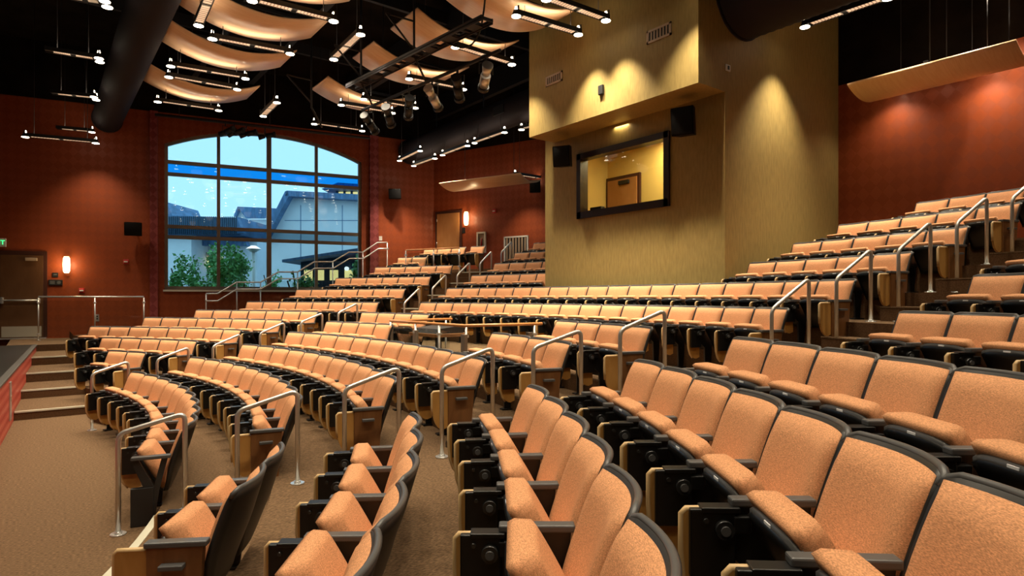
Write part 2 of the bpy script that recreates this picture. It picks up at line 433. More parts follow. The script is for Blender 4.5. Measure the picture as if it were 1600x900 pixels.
# ------------------------------------------------------------------ projection booth
bo = MB()
XO = 16.28
bx0, bz0, bx1, bz1 = 1.10, 3.72, 3.45, 5.0       # opening in booth-front x (from Y=1.69 going -Y)
W_ = 4.60
Fl = MB()
for a, b, c, d in ((0, bx0, 0, 5.44), (bx1, W_, 0, 5.44), (bx0, bx1, 0, bz0), (bx0, bx1, bz1, 5.44)):
    bo.box(a, b, 0, 0.15, c, d, M['olive'])
bo.box(W_-0.15, W_, 0.15, 3.95, 0, ZC, M['olive'])        # right side wall
bo.box(0, 0.15, 0.15, 5.2, 0, ZC, M['olive'])             # left side wall
struct(bo, 'wall_booth', FB)
ov = MB()
ov.box(0.32, W_, -0.72, 0.0, 5.44, ZC, M['olive']); ov.box(0.0, W_, 0.0, 0.15, 5.44, ZC, M['olive'])
struct(ov, 'wall_booth_upper', FB)
inn = MB()
inn.box(0.16, W_-0.16, 1.70, 1.8, 2.70, 5.42, M['booth_in'])
inn.box(0.155, 0.29, 0.16, 1.70, 2.70, 5.42, M['booth_in'])
inn.box(W_-0.3, W_-0.16, 0.16, 1.70, 2.70, 5.42, M['booth_in'])
inn.box(0.16, W_-0.16, 0.16, 1.7, 5.42, 5.5, M['booth_in'])
inn.box(0.16, W_-0.16, 0.16, 1.7, 2.6, 2.70, M['riser'])
struct(inn, 'wall_booth_room', FB)
lamp('booth_room_light', 'AREA', FB @ Vector((2.3, 1.25, 5.38)), 120, (1, 0.80, 0.42), shape='RECTANGLE', size=2.6, size_y=0.35)
bw = MB()
for a, b, c, d in ((bx0-0.01, bx1+0.01, bz1-0.09, bz1+0.03), (bx0-0.01, bx1+0.01, bz0-0.05, bz0+0.09), (bx0-0.03, bx0+0.09, bz0-0.05, bz1+0.03), (bx1-0.09, bx1+0.03, bz0-0.05, bz1+0.03)):
    bw.box(a, b, -0.05, 0.17, c, d, M['frame'])
wo = struct(bw, 'window_2', FB)
p = MB(); p.box(bx0+0.09, bx1-0.09, 0.05, 0.058, bz0+0.09, bz1-0.09, M['glass']); p.obj('pane', wo)
d = MB(); dx0, dx1 = 1.30+0.06, 2.30
# door inside the booth room on its back wall
sA, _ = on_wall(sub(FB, 0, 1.70, 0), 950, 300); sB, _ = on_wall(sub(FB, 0, 1.70, 0), 1002, 300)
d.box(sA, sB, 1.64, 1.70, 2.70, 4.83, M['doorframe'])
db = struct(d, 'door_1', FB)
d = MB(); d.box(sA+0.07, sB-0.07, 1.615, 1.645, 2.72, 4.75, M['doorwood']); d.obj('door_leaf', db)
d = MB(); d.box(sA+0.45, sA+0.75, 1.56, 1.615, 4.62, 4.70, M['blackpaint']); d.obj('door_closer', db)
# objects on the desk inside the booth
mo = MB(); mo.box(bx0+0.10, bx0+0.42, 0.22, 0.34, bz0+0.02, bz0+0.20, M['blackpaint'], 0.01); mo.box(bx0+0.05, bx0+0.5, 0.2, 0.5, bz0-0.05, bz0+0.02, M['blackpaint'])
tag(mo.obj('monitor', None, FB), 'small black monitor on the sill inside the lit booth window', 'monitor')

# vents, sensor and switch on the booth
def wall_thing(name, F_, px0, py0, px1, py1, build, label, cat, group=None):
    """box-like thing on a wall between two picture corners; build(mb,w,h) makes it around its centre"""
    a = on_wall(F_, px0, py0); b = on_wall(F_, px1, py1)
    w_ = abs(b[0]-a[0]); h_ = abs(a[1]-b[1]); c = ((a[0]+b[0])/2, (a[1]+b[1])/2)
    mb = MB(); build(mb, w_, h_)
    return tag(mb.obj(name, None, sub(F_, c[0], 0, c[1])), label, cat, group)
FO = sub(FB, 0, -0.72, 0)
def vent(px, py, w_, h_, label):
    s_, z_ = on_wall(FO, px, py)
    e = empty('air_vent', label, 'vent', None, sub(FO, s_, 0, z_))
    f = MB(); t = 0.035
    f.box(-w_/2, w_/2, -0.02, 0, h_/2-t, h_/2, M['vent']); f.box(-w_/2, w_/2, -0.02, 0, -h_/2, -h_/2+t, M['vent'])
    f.box(-w_/2, -w_/2+t, -0.02, 0, -h_/2, h_/2, M['vent']); f.box(w_/2-t, w_/2, -0.02, 0, -h_/2, h_/2, M['vent'])
    f.obj('vent_frame', e)
    g = MB(); g.box(-w_/2+t, w_/2-t, -0.004, 0, -h_/2+t, h_/2-t, M['blackpaint'])
    n = 7
    for i in range(n+1):
        x = -w_/2+t+(w_-2*t)*i/n; g.box(x-0.012, x+0.012, -0.016, -0.003, -h_/2+t, h_/2-t, M['vent'])
    g.obj('grille', e)
vent(866, 123.5, 0.50, 0.20, 'small tan air vent, left one on the yellow booth overhang')
vent(1030, 52, 0.52, 0.22, 'larger tan air vent, right one on the yellow booth overhang')
wall_thing('light_sensor', FO, 937, 135, 944, 147, lambda m, a, b: m.box(-a/2, a/2, -0.05, 0, -b/2, b/2, M['blackpaint'], 0.008), 'tiny black sensor box between the two vents on the booth', 'sensor')
wall_thing('wall_switch', FS, 1133, 100, 1140, 113, lambda m, a, b: (m.box(-a/2, a/2, -0.02, 0, -b/2, b/2, M['white'], 0.005), m.box(-0.02, 0.02, -0.03, -0.02, -0.03, 0.03, M['blackpaint'])), 'small white switch plate high on the side of the booth', 'switch')

# ------------------------------------------------------------------ loudspeakers
def speaker(mtx, w_, h_, d_, label):
    e = empty('wall_speaker', label, 'speaker', None, mtx)
    c = MB(); c.prism([(-w_/2, 0), (w_/2, 0), (w_*0.36, d_), (-w_*0.36, d_)], -h_/2, h_/2, M['speaker'], axis='z')
    for v in c.bm.verts: pass
    o = c.obj('cabinet', e)
    g = MB(); g.box(-w_/2+0.005, w_/2-0.005, -0.03, 0.0, -h_/2+0.005, h_/2-0.005, M['speaker'], 0.028, 3); g.obj('grille', e)
    b = MB(); b.cyl((0, d_-0.02, 0), (0, d_+0.14, 0), 0.02, M['blackpaint']); b.box(-0.07, 0.07, d_+0.13, d_+0.15, -0.07, 0.07, M['blackpaint']); b.obj('bracket', e)
    return e
def spk(F_, px, py, out, w_, h_, d_, rz, rx, label):
    G = sub(F_, 0, -out, 0); s_, z_ = on_wall(G, px, py)
    speaker(sub(G, s_, 0, z_, rz, rx), w_, h_, d_, label)
spk(FW, 208, 358, 0.45, 0.46, 0.40, 0.28, 0.0, 0.12, 'black loudspeaker on the red wall left of the big window')
spk(FW, 617, 303, 0.45, 0.44, 0.36, 0.28, -0.5, 0.15, 'black loudspeaker on the red wall right of the big window')
spk(FD, 836, 291, 0.45, 0.36, 0.40, 0.26, 0.35, 0.12, 'black loudspeaker on the red wall just left of the booth')
spk(FB, 877, 244, 0.50, 0.36, 0.42, 0.30, 0.5, 0.15, 'black loudspeaker under the booth overhang, left of its window')
spk(FB, 1066, 189, 0.50, 0.38, 0.46, 0.30, 0.35, 0.15, 'black loudspeaker under the booth overhang, right of its window')

# ------------------------------------------------------------------ doors, signs, wall fittings
LZ = .834
d = MB(); d.box(-0.58, 0.58, -0.04, 0.0, LZ, 3.34, M['doorframe']); do = struct(d, 'door_2', FW)
d = MB(); d.box(-0.49, 0.49, -0.06, -0.035, LZ+0.02, 3.22, M['doordark']); leaf = d.obj('door_leaf', do)
d = MB(); d.box(-0.46, 0.46, -0.068, -0.06, LZ+0.06, LZ+0.36, M['kick']); d.obj('kick_plate', do)
d = MB(); d.tube([(-0.44, -0.12, 1.93), (0.40, -0.12, 1.93)], 0.028, M['chrome']); d.box(-0.47, -0.40, -0.15, -0.06, 1.84, 2.02, M['chrome'], 0.01); d.box(0.36, 0.44, -0.14, -0.06, 1.88, 1.98, M['chrome'], 0.01); d.obj('panic_bar', do)
d = MB(); d.box(0.08, 0.36, -0.10, -0.06, 3.06, 3.15, M['vent'], 0.008); d.obj('door_closer', do)
d = MB(); d.box(-0.58, 0.58, -0.16, 0.0, LZ+0.0, LZ+0.03, M['chrome']); d.obj('threshold', do)
ex = empty('exit_sign', 'green lit exit sign above the dark door, cut by the left picture edge', 'exit sign', None, sub(FW, -0.555, -0.02, 3.56))
d = MB(); d.box(-0.20, 0.20, -0.05, 0.0, -0.12, 0.12, M['white'], 0.01); d.obj('sign_case', ex)
tc_ = bpy.data.curves.new('sign_letters', 'FONT'); tc_.body = 'EXIT'; tc_.size = 0.17; tc_.align_x = 'CENTER'; tc_.align_y = 'CENTER'; tc_.extrude = 0.003
tc_.materials.append(M['green']); to_ = bpy.data.objects.new('tmp_letters', tc_); COL.objects.link(to_); bpy.context.view_layer.update(); me_ = bpy.data.meshes.new_from_object(to_.evaluated_get(bpy.context.evaluated_depsgraph_get())); bpy.data.objects.remove(to_); to = bpy.data.objects.new('sign_letters', me_); COL.objects.link(to); to.parent = ex; to.matrix_local = Matrix.Translation((0, -0.055, 0)) @ Matrix.Rotation(PI/2, 4, 'X')
def sconce(F_, px, py, label, power=18):
    s_, z_ = on_wall(F_, px, py)
    e = empty('wall_sconce', label, 'wall lamp', None, sub(F_, s_, 0, z_))
    g = MB(); prof = [(0.055, -0.24), (0.085, -0.18), (0.095, 0.0), (0.085, 0.18), (0.06, 0.24)]
    n = 16; rings = []
    for r_, zz in prof: rings.append([g.bm.verts.new((r_*math.cos(2*PI*k/n), -0.10+0.8*r_*math.sin(2*PI*k/n), zz)) for k in range(n)])
    fs = []
    for i in range(len(rings)-1):
        for k in range(n): fs.append(g.bm.faces.new((rings[i][k], rings[i][(k+1) % n], rings[i+1][(k+1) % n], rings[i+1][k])))
    fs += [g.bm.faces.new(rings[0][::-1]), g.bm.faces.new(rings[-1])]
    g._paint(fs, M['sconce'], True); g.obj('glass_shade', e)
    b = MB(); b.box(-0.04, 0.04, -0.03, 0, -0.12, 0.12, M['vent'], 0.005); b.obj('back_plate', e)
    lamp('sconce_light', 'POINT', (0, -0.30, 0), power, (1, 0.72, 0.38), e, shadow_soft_size=0.1)
sconce(FW, 105, 414, 'glowing wall sconce beside the dark exit door')
sconce(FD, 731, 342, 'glowing wall sconce beside the wooden upper door')
wall_thing('control_panel', FW, 76, 437, 98, 446, lambda m, a, b: (m.box(-a/2, a/2, -0.04, 0, -b/2, b/2, M['blackpaint'], 0.006), m.cyl((a*0.25, -0.045, 0), (a*0.25, -0.04, 0), 0.05, M['cap']), m.box(-a*0.4, -a*0.05, -0.045, -0.04, -b*0.3, b*0.3, M['cap'])), 'dark wide control plate under the sconce by the exit door', 'control panel')
wall_thing('room_sign', FW, 82, 426, 91, 433, lambda m, a, b: (m.box(-a/2, a/2, -0.02, 0, -b/2, b/2, M['blackpaint']), m.box(-a*0.3, a*0.3, -0.024, -0.02, -b*0.1, b*0.2, M['cap'])), 'small dark sign plate above the control plate by the exit door', 'sign')
def strobe(F_, px, py, label):
    s_, z_ = on_wall(F_, px, py); e = empty('fire_alarm', label, 'alarm', None, sub(F_, s_, 0, z_))
    a = MB(); a.box(-0.07, 0.07, -0.045, 0, -0.07, 0.07, M['red_alarm'], 0.012, 3); a.obj('alarm_case', e)
    a = MB(); a.box(-0.05, 0.05, -0.075, -0.045, -0.025, 0.02, M['white'], 0.008); a.obj('strobe_lens', e)
strobe(FW, 197, 409, 'red fire alarm strobe below the left wall speaker')
strobe(FD, 773, 330, 'small red fire alarm right of the upper wall sconce')
strobe(FW, 128, 454, 'red alarm above the glass guard rail at far left')
wall_thing('wall_outlet', FW, 149, 491, 155, 502, lambda m, a, b: (m.box(-a/2, a/2, -0.015, 0, -b/2, b/2, M['steel'], 0.004), m.box(-0.02, 0.02, -0.02, -0.015, -0.05, -0.01, M['blackpaint']), m.box(-0.02, 0.02, -0.02, -0.015, 0.02, 0.06, M['blackpaint'])), 'steel outlet plate low on the wall behind the glass guard', 'outlet')
wall_thing('wall_switch', FW, 592, 369, 597, 376, lambda m, a, b: m.box(-a/2, a/2, -0.02, 0, -b/2, b/2, M['white'], 0.004), 'cream switch plate on the diamond wall above the stair rail end', 'switch')
# upper door
d = MB(); d.box(0.10, 1.32, -0.04, 0, ZTOP, 5.17, M['doorframe']); do = struct(d, 'door_3', FD)
d = MB(); d.box(0.20, 1.22, -0.06, -0.035, ZTOP+0.02, 5.08, M['doorwood']); d.obj('door_leaf', do)
d = MB()
for zz in (3.3, 4.0, 4.85): d.cyl((0.195, -0.065, zz-0.05), (0.195, -0.065, zz+0.05), 0.014, M['chrome'])
d.obj('hinge', do)
wall_thing('room_sign', FD, 721, 356, 727, 364, lambda m, a, b: (m.box(-a/2, a/2, -0.02, 0, -b/2, b/2, M['blackpaint']), m.box(-a*0.3, a*0.3, -0.024, -0.02, 0, b*0.25, M['frame'])), 'small dark sign plate right of the wooden upper door', 'sign')
s0_, z0_ = on_wall(FD, 746, 363); s1_, z1_ = on_wall(FD, 760, 395)
e = empty('fire_extinguisher_cabinet', 'white framed extinguisher cabinet on the red wall behind the top row', 'cabinet', None, sub(FD, (s0_+s1_)/2, 0, (z0_+z1_)/2))
W2, H2 = abs(s1_-s0_), abs(z0_-z1_)
f = MB(); f.box(-W2/2, W2/2, -0.06, -0.0, H2/2-0.06, H2/2, M['white']); f.box(-W2/2, W2/2, -0.06, 0, -H2/2, -H2/2+0.06, M['white']); f.box(-W2/2, -W2/2+0.06, -0.06, 0, -H2/2, H2/2, M['white']); f.box(W2/2-0.06, W2/2, -0.06, 0, -H2/2, H2/2, M['white']); f.box(-W2/2, W2/2, -0.01, 0, -H2/2, H2/2, M['vent']); f.obj('cabinet_frame', e)
f = MB(); f.cyl((0, -0.03, -H2/2+0.08), (0, -0.03, H2*0.2), 0.025, M['red_alarm'], 10); f.obj('extinguisher', e)
f = MB(); f.box(-W2/2+0.05, W2/2-0.05, -0.058, -0.054, -H2/2+0.05, H2/2-0.05, M['glass']); f.obj('glass_door', e)
s0_, z0_ = on_wall(FD, 788, 370); s1_, z1_ = on_wall(FD, 826, 400)
e = empty('return_air_grille', 'tall white slatted air grille on the red wall left of the booth', 'grille', None, sub(FD, (s0_+s1_)/2, 0, (z0_+z1_)/2))
W2, H2 = abs(s1_-s0_), abs(z0_-z1_)+0.5
f = MB()
for a, b, c, dd in ((-W2/2, W2/2, H2/2-0.05, H2/2), (-W2/2, W2/2, -H2/2, -H2/2+0.05), (-W2/2, -W2/2+0.05, -H2/2, H2/2), (W2/2-0.05, W2/2, -H2/2, H2/2)): f.box(a, b, -0.04, 0, c, dd, M['white'])
f.obj('grille_frame', e, Matrix.Translation((0, 0, -0.25)))
f = MB(); f.box(-W2/2, W2/2, -0.01, 0, -H2/2, H2/2, M['blackpaint'])
for i in range(1, 8):
    x = -W2/2+W2*i/8; f.box(x-0.03, x+0.03, -0.03, -0.01, -H2/2, H2/2, M['vent'])
f.obj('slats', e, Matrix.Translation((0, 0, -0.25)))

# ------------------------------------------------------------------ stage
ZSt = .836
st = empty('stage', 'low stage with black deck and red diamond front at far left', 'stage', None, loc=(7.6, 6, 0))
SE = [(7.53, 1.69), (7.90, 10.5)]
dirs = (Vector((*SE[1], 0))-Vector((*SE[0], 0))).normalized()
Fst = frame_mtx((SE[0][0]-dirs.x*14, SE[0][1]-dirs.y*14), (dirs.x, dirs.y))
L_ = 14+9.0
def stpart(name, mb):
    o = mb.obj(name); o.parent = st; o.matrix_world = Fst; bpy.context.view_layer.update(); o.matrix_parent_inverse = st.matrix_world.inverted(); o.matrix_basis = Fst
    return o
bpy.context.view_layer.update()
m = MB(); m.box(0, L_, 0.10, 12.4, ZSt-0.12, ZSt, M['stagefloor']); stpart('deck', m)
m = MB(); m.box(0, L_, -0.0, 0.10, ZSt-0.03, ZSt+0.004, M['stagetrim'], 0.006); stpart('edge_trim', m)
m = MB(); m.box(0, L_, 0.02, 0.06, 0.0, ZSt-0.03, M['stagered']); stpart('front_panel', m)
sgn, _ = 14+1.9, 0
m = MB(); m.box(14+1.55, 14+1.75, 0.0, 0.02, 0.13, 0.72, M['steel'], 0.004); m.box(14+1.60, 14+1.70, -0.004, 0.0, 0.42, 0.50, M['vent']); stpart('metal_plate', m)

# ------------------------------------------------------------------ auditorium seat (local +x to the rear, seat faces -x)
def lean(z): return -(0.86-z)*0.30 - 0.02*math.sin(PI*min(1, max(0, (z-0.30)/0.56)))
def scal(y, z): return 0.060*(1-(2*y/0.56)**2)*min(1, 0.35+(z-0.28)/0.5)
SW = 0.275
def shell_front(u, v):
    z = 0.27+0.59*v; hw = SW*(0.80+0.20*min(1, v/0.35)); y = -hw+2*hw*u
    zz = z - 0.012*max(0, abs(2*u-1)-0.85)/0.15*(v > 0.95)
    return (lean(z)+scal(y, z)-0.004, y, zz)
def shell_back(u, v):
    x, y, z = shell_front(u, v)
    bul = 0.034+0.02*math.sin(PI*v)*(1-(2*u-1)**2)
    return (x+bul, y, z+0.004)
m = MB(); m.pad(12, 8, shell_front, shell_back, M['shell']); ME_SHELL = m.mesh('back_shell')
# grey rolled rim along the top and sides of the shell
m = MB()
rim = [(lean(0.82)+scal(SW, 0.82)+0.012, -SW+0.002, 0.82)]
for i in range(17):
    y = -SW+0.004+(2*SW-0.008)*i/16; rim.append((lean(0.862)+scal(y, 0.86)+0.014, y, 0.862-0.012*(abs(y) > 0.265)))
rim.append((lean(0.82)+scal(SW, 0.82)+0.012, SW-0.002, 0.82))
m.tube(rim, 0.0135, M['cap'], 8); ME_RIM = m.mesh('back_rim')
def cf(u, v):
    y = -0.262+0.524*u; z = 0.350+0.497*v
    ed = (1-abs(2*u-1)**7)*(1-abs(2*v-1)**9)
    return (lean(z)+scal(y, z)-0.006-0.052*ed**0.5, y, z)
def cb(u, v):
    y = -0.262+0.524*u; z = 0.350+0.497*v
    return (lean(z)+scal(y, z)-0.004, y, z)
m = MB(); m.pad(14, 12, cf, cb, M['fabric']); ME_BACK = m.mesh('back_cushion')
# tipped-up seat: built flat then rotated about its hinge
TILT = math.radians(61)
def tip(u, y, t):      # u along the seat depth from hinge to front, t above the pan
    c, s_ = math.cos(TILT), math.sin(TILT)
    return (-0.200 - u*c + t*s_, y, 0.285 + u*s_ + t*c)
def sf(u, v):
    a = (2*u-1); hw = 0.206; y = hw*a; uu = 0.0+0.412*v
    ed = (1-abs(a)**10)*(1-abs(2*v-1)**10)
    th = 0.042+0.078*ed**0.35*(1-0.10*(2*v-1)**2)
    return tip(uu+0.012*ed, y, th)
def sb(u, v): return tip(0.412*v, 0.206*(2*u-1), 0.012)
m = MB(); m.pad(12, 12, sf, sb, M['fabric']); ME_SEAT = m.mesh('seat_cushion')
m = MB()
def pf(u, v):
    a = 2*u-1; y = 0.214*a; uu = -0.02+0.398*v
    return tip(uu-0.03*abs(a)**4*(v > 0.9), y, 0.014)
def pb(u, v):
    a = 2*u-1; y = 0.209*a; uu = -0.02+0.394*v
    return tip(uu-0.03*abs(a)**4*(v > 0.9), y, -0.018-0.012*math.sin(PI*min(1, v*1.0))*(1-a*a))
m.pad(10, 8, pf, pb, M['black']); ME_PAN = m.mesh('seat_pan')
m = MB()
hwl = 0.216
def lf(u, v):
    a = 2*u-1; return tip(0.352+0.034*v-0.03*abs(a)**4, hwl*a, 0.018)
def lb(u, v):
    a = 2*u-1; return tip(0.352+0.034*v-0.03*abs(a)**4, hwl*a, -0.018+0.018*v)
m.pad(10, 2, lf, lb, M['cap']); ME_LIP = m.mesh('seat_lip')
m = MB(); c0 = Vector(tip(0.405, 0, -0.024))
q = [tip(0.354, -0.027, -0.0195), tip(0.354, 0.027, -0.0195), tip(0.384, 0.027, -0.0045), tip(0.384, -0.027, -0.0045)]
q2 = [tip(0.354, -0.027, -0.014), tip(0.354, 0.027, -0.014), tip(0.384, 0.027, 0.001), tip(0.384, -0.027, 0.001)]
va = [m.bm.verts.new(v) for v in q]; vb = [m.bm.verts.new(v) for v in q2]
fs = [m.bm.faces.new(va), m.bm.faces.new(vb[::-1])]+[m.bm.faces.new((va[i], vb[i], vb[(i+1) % 4], va[(i+1) % 4])) for i in range(4)]
m._paint(fs, M['plate']); ME_PLATE = m.mesh('number_plate')
# arm: cap, standard with leg, tablet and its hinge
AY = 0.28
m = MB(); m.box(-0.425, -0.115, AY-0.030, AY+0.030, 0.588, 0.618, M['cap'], 0.007, 2); ME_CAP = m.mesh('armrest')
m = MB()
m.prism([(-0.425, 0.588), (-0.13, 0.588), (-0.15, 0.40), (-0.22, 0.33), (-0.25, 0.02), (-0.33, 0.02), (-0.34, 0.33), (-0.42, 0.40)], AY-0.013, AY+0.013, M['black'])
m.box(-0.37, -0.21, AY-0.045, AY+0.045, 0.0, 0.018, M['black'], 0.004)
ME_STD = m.mesh('leg')
def dshape(x0, x1, z0, z1, n=8):
    pts = [(x0, z1-0.015), (x0+0.015, z1), (x1, z1), (x1, z0+0.02)]
    for i in range(n+1):
        a = PI*0.5*i/n
        pts.append((x1-0.05-(x1-0.05-x0)*math.sin(a)*0.999, z0+(z1-z0)*0.55*(1-math.cos(a))))
    return pts
m = MB(); m.prism(dshape(-0.600, -0.425, 0.185, 0.572), AY-0.012, AY+0.012, M['maple'])
ME_TAB = m.mesh('writing_tablet')
m = MB(); m.tube([Vector(p) for p in ((-0.43, AY, 0.574), (-0.585, AY, 0.574), (-0.602, AY, 0.555), (-0.602, AY, 0.42), (-0.595, AY, 0.33), (-0.57, AY, 0.25), (-0.53, AY, 0.20))], 0.0135, M['edge'], 8)
ME_EDGE = m.mesh('tablet_edge')
m = MB(); m.box(-0.580, -0.415, AY-0.045, AY-0.012, 0.335, 0.585, M['black'], 0.006); m.box(-0.54, -0.40, AY-0.05, AY+0.02, 0.572, 0.592, M['black'], 0.004)
m.box(-0.425, -0.36, AY-0.052, AY-0.012, 0.50, 0.56, M['black'], 0.005)
ME_HINGE = m.mesh('tablet_hinge')
m = MB(); m.cyl((-0.460, AY-0.07, 0.515), (-0.460, AY-0.04, 0.515), 0.034, M['knob'], 16); m.cyl((-0.460, AY-0.078, 0.515), (-0.460, AY-0.07, 0.515), 0.018, M['cap'], 12); m.cyl((-0.525, AY-0.055, 0.545), (-0.525, AY-0.04, 0.545), 0.010, M['knob'], 8)
ME_KNOB = m.mesh('knob')
# row-end panel
m = MB(); m.prism(dshape(-0.565, -0.405, 0.185, 0.572), -AY-0.020, -AY+0.006, M['maple']); ME_ETAB = m.mesh('end_tablet')
m = MB(); m.tube([(-0.41, -AY-0.007, 0.574), (-0.550, -AY-0.007, 0.574), (-0.567, -AY-0.007, 0.555), (-0.567, -AY-0.007, 0.42), (-0.562, -AY-0.007, 0.33)], 0.0145, M['edge'], 8); ME_EEDGE = m.mesh('tablet_edge')
m = MB(); m.prism([(-0.403, 0.588), (-0.125, 0.588), (-0.165, 0.06), (-0.403, 0.06)], -AY-0.035, -AY+0.012, M['walnut']); ME_EPAN = m.mesh('end_panel')
m = MB(); m.box(-0.415, -0.105, -AY-0.045, -AY+0.022, 0.588, 0.618, M['cap'], 0.007); ME_ECAP = m.mesh('end_armrest')
m = MB(); m.box(-0.33, -0.21, -AY-0.085, -AY-0.033, 0.485, 0.510, M['cap'], 0.004); ME_ELAMP = m.mesh('aisle_light')
m = MB(); m.box(-0.32, -0.22, -AY-0.078, -AY-0.036, 0.470, 0.486, M['white']); ME_ELENS = m.mesh('light_lens')
m = MB(); m.box(-0.42, -0.20, -AY-0.03, -AY+0.01, 0.0, 0.06, M['black']); m.box(-0.36, -0.22, -AY-0.05, -AY+0.04, 0.0, 0.018, M['black']); ME_EFOOT = m.mesh('end_foot')
# bare black end of the very front row
m = MB()
m.prism([(-0.42, 0.588), (-0.36, 0.588), (-0.24, 0.34), (-0.18, 0.588), (-0.13, 0.588), (-0.20, 0.30), (-0.24, 0.02), (-0.40, 0.02), (-0.40, 0.34), (-0.32, 0.34)], -AY-0.02, -AY+0.01, M['shell'])
m.box(-0.42, -0.24, -AY-0.03, -AY+0.02, 0.0, 0.34, M['shell'], 0.006)
ME_BARE = m.mesh('end_leg')

SEATPARTS = [('back_shell', ME_SHELL), ('back_cushion', ME_BACK), ('seat_cushion', ME_SEAT), ('seat_pan', ME_PAN), ('armrest', ME_CAP), ('leg', ME_STD), ('writing_tablet', ME_TAB)]
SUBPARTS = {'back_shell': [('back_rim', ME_RIM)], 'seat_pan': [('seat_lip', ME_LIP), ('number_plate', ME_PLATE)], 'writing_tablet': [('tablet_edge', ME_EDGE), ('tablet_hinge', ME_HINGE), ('knob', ME_KNOB)]}
def link(name, me, parent):
    o = bpy.data.objects.new(name, me); COL.objects.link(o); o.parent = parent; return o
def seat(R_, phi, z, sy, label, group, end=None):
    o = bpy.data.objects.new('auditorium_seat', None); COL.objects.link(o); o.empty_display_size = 0.2
    o.location = (R_*math.cos(phi), R_*math.sin(phi), z); o.rotation_euler = (0, 0, phi); o.scale = (1, sy, 1)
    tag(o, label, 'seat', group)
    for n, me in SEATPARTS:
        p_ = link(n, me, o)
        for n2, me2 in SUBPARTS.get(n, ()): link(n2, me2, p_)
    if end == 'panel':
        pn = link('end_panel', ME_EPAN, o); la = link('aisle_light', ME_ELAMP, pn); link('end_foot', ME_EFOOT, pn)
        link('end_armrest', ME_ECAP, o); et = link('end_tablet', ME_ETAB, o); link('tablet_edge', ME_EEDGE, et)
    elif end == 'bare':
        link('end_armrest', ME_ECAP, o); link('end_leg', ME_BARE, o)
    return o
ORD = ['zeroth', 'first', 'second', 'third', 'fourth', 'fifth', 'sixth', 'seventh', 'eighth', 'ninth', 'tenth', 'eleventh', 'twelfth', 'thirteenth', 'fourteenth', 'fifteenth', 'sixteenth', 'seventeenth', 'eighteenth', 'nineteenth']
# rows: (row number, seats, start angle, pitch, radius offset, end style, row phrase)
ROWS = [
 (1, 9, .254, .566, -.005, 'bare', 'front row of the centre block'),
 (2, 10, .267, .565, .017, 'panel', 'second row of the centre block'),
 (3, 11, .270, .570, .038, 'panel', 'third row of the centre block'),
 (4, 12, .269, .577, .067, 'panel', 'fourth row of the centre block'),
 (5, 4, .263, .559, .015, None, 'fifth centre row, left of the glass guard'),
 (5, 4, -.149, .557, .055, 'panel', 'fifth centre row, right of the glass guard'),
 (6, 4, .263, .561, .017, None, 'sixth centre row, left of the glass guard'),
 (6, 4, -.170, .565, .035, 'panel', 'sixth centre row, right of the glass guard'),
 (7, 17, .273, .560, .034, 'panel', 'first centre row behind the cross aisle'),
 (8, 18, .271, .564, -.009, 'panel', 'centre row right below the booth wall'),
 (9, 5, .270, .556, .006, None, 'lowest row of those left of the booth'),
 (10, 4, .268, .558, -.004, None, 'second row up, left of the booth'),
 (11, 4, .268, .559, -.004, None, 'third row up, left of the booth'),
 (12, 3, .268, .559, .0, None, 'top row left of the booth'),
 (9, 5, -.179, .556, -.023, 'panel', 'lowest row of those right of the booth'),
 (10, 5, -.185, .571, -.019, 'panel', 'second row up, right of the booth'),
 (11, 5, -.194, .568, -.013, 'panel', 'third row up, right of the booth'),
 (12, 4, -.232, .556, .004, 'panel', 'top row right of the booth'),
 (2, 2, .515, .560, .005, 'panel', 'front row of the block below the window'),
 (3, 5, .647, .558, .023, 'panel', 'second row of the block below the window'),
 (4, 8, .751, .556, -.026, 'panel', 'third row of the block below the window'),
 (5, 8, .697, .533, -.050, 'panel', 'fourth row of the block below the window'),
 (6, 7, .648, .562, -.013, 'panel', 'fifth row of the block below the window'),
 (7, 8, .647, .565, -.004, 'panel', 'sixth row of the block below the window'),
 (8, 7, .589, .553, .006, 'panel', 'seventh row of the block below the window'),
 (9, 6, .548, .579, .004, 'panel', 'eighth row of the block below the window'),
 (10, 5, .505, .579, .004, 'panel', 'ninth row of the block below the window'),
 (11, 2, .494, .563, .008, None, 'tenth row of the block below the window'),
 (12, 3, .474, .551, .005, None, 'back row near the wooden upper door'),
 (2, 2, -.450, .552, -.015, 'panel', 'foremost row of the near block'),
 (3, 6, -.442, .580, -.029, None, 'second row of the near block'),
 (4, 8, -.444, .571, -.023, None, 'third row of the near block'),
 (5, 8, -.448, .530, -.041, None, 'fourth row of the near block'),
 (6, 6, -.447, .550, -.070, None, 'fifth row of the near block'),
 (7, 4, -.427, .568, -.038, None, 'sixth row of the near block'),
 (8, 3, -.419, .545, .044, None, 'seventh row of the near block'),
 (9, 2, -.412, .560, .0, None, 'eighth row of the near block'),
]
for row, n, a0, pitch, dR, end, phrase in ROWS:
    Rr = R[row-1]+dR
    for i in range(n):
        phi = a0-(i+0.5)*pitch/Rr
        who = ORD[i+1]
        if n == 2: lab = 'tan folding seat, %s one in the %s' % (('left', 'right')[i], phrase)
        else: lab = 'tan folding seat, %s from the left, %s' % (who, phrase)
        seat(Rr, phi, Z[row-1], pitch/0.56, lab, 'seats in the '+phrase, end if i == n-1 else None)
seat(R[11]+.0, .3705, Z[11], 1.0, 'lone tan folding seat at the right end of the back row by the wall cabinet', None, 'panel')

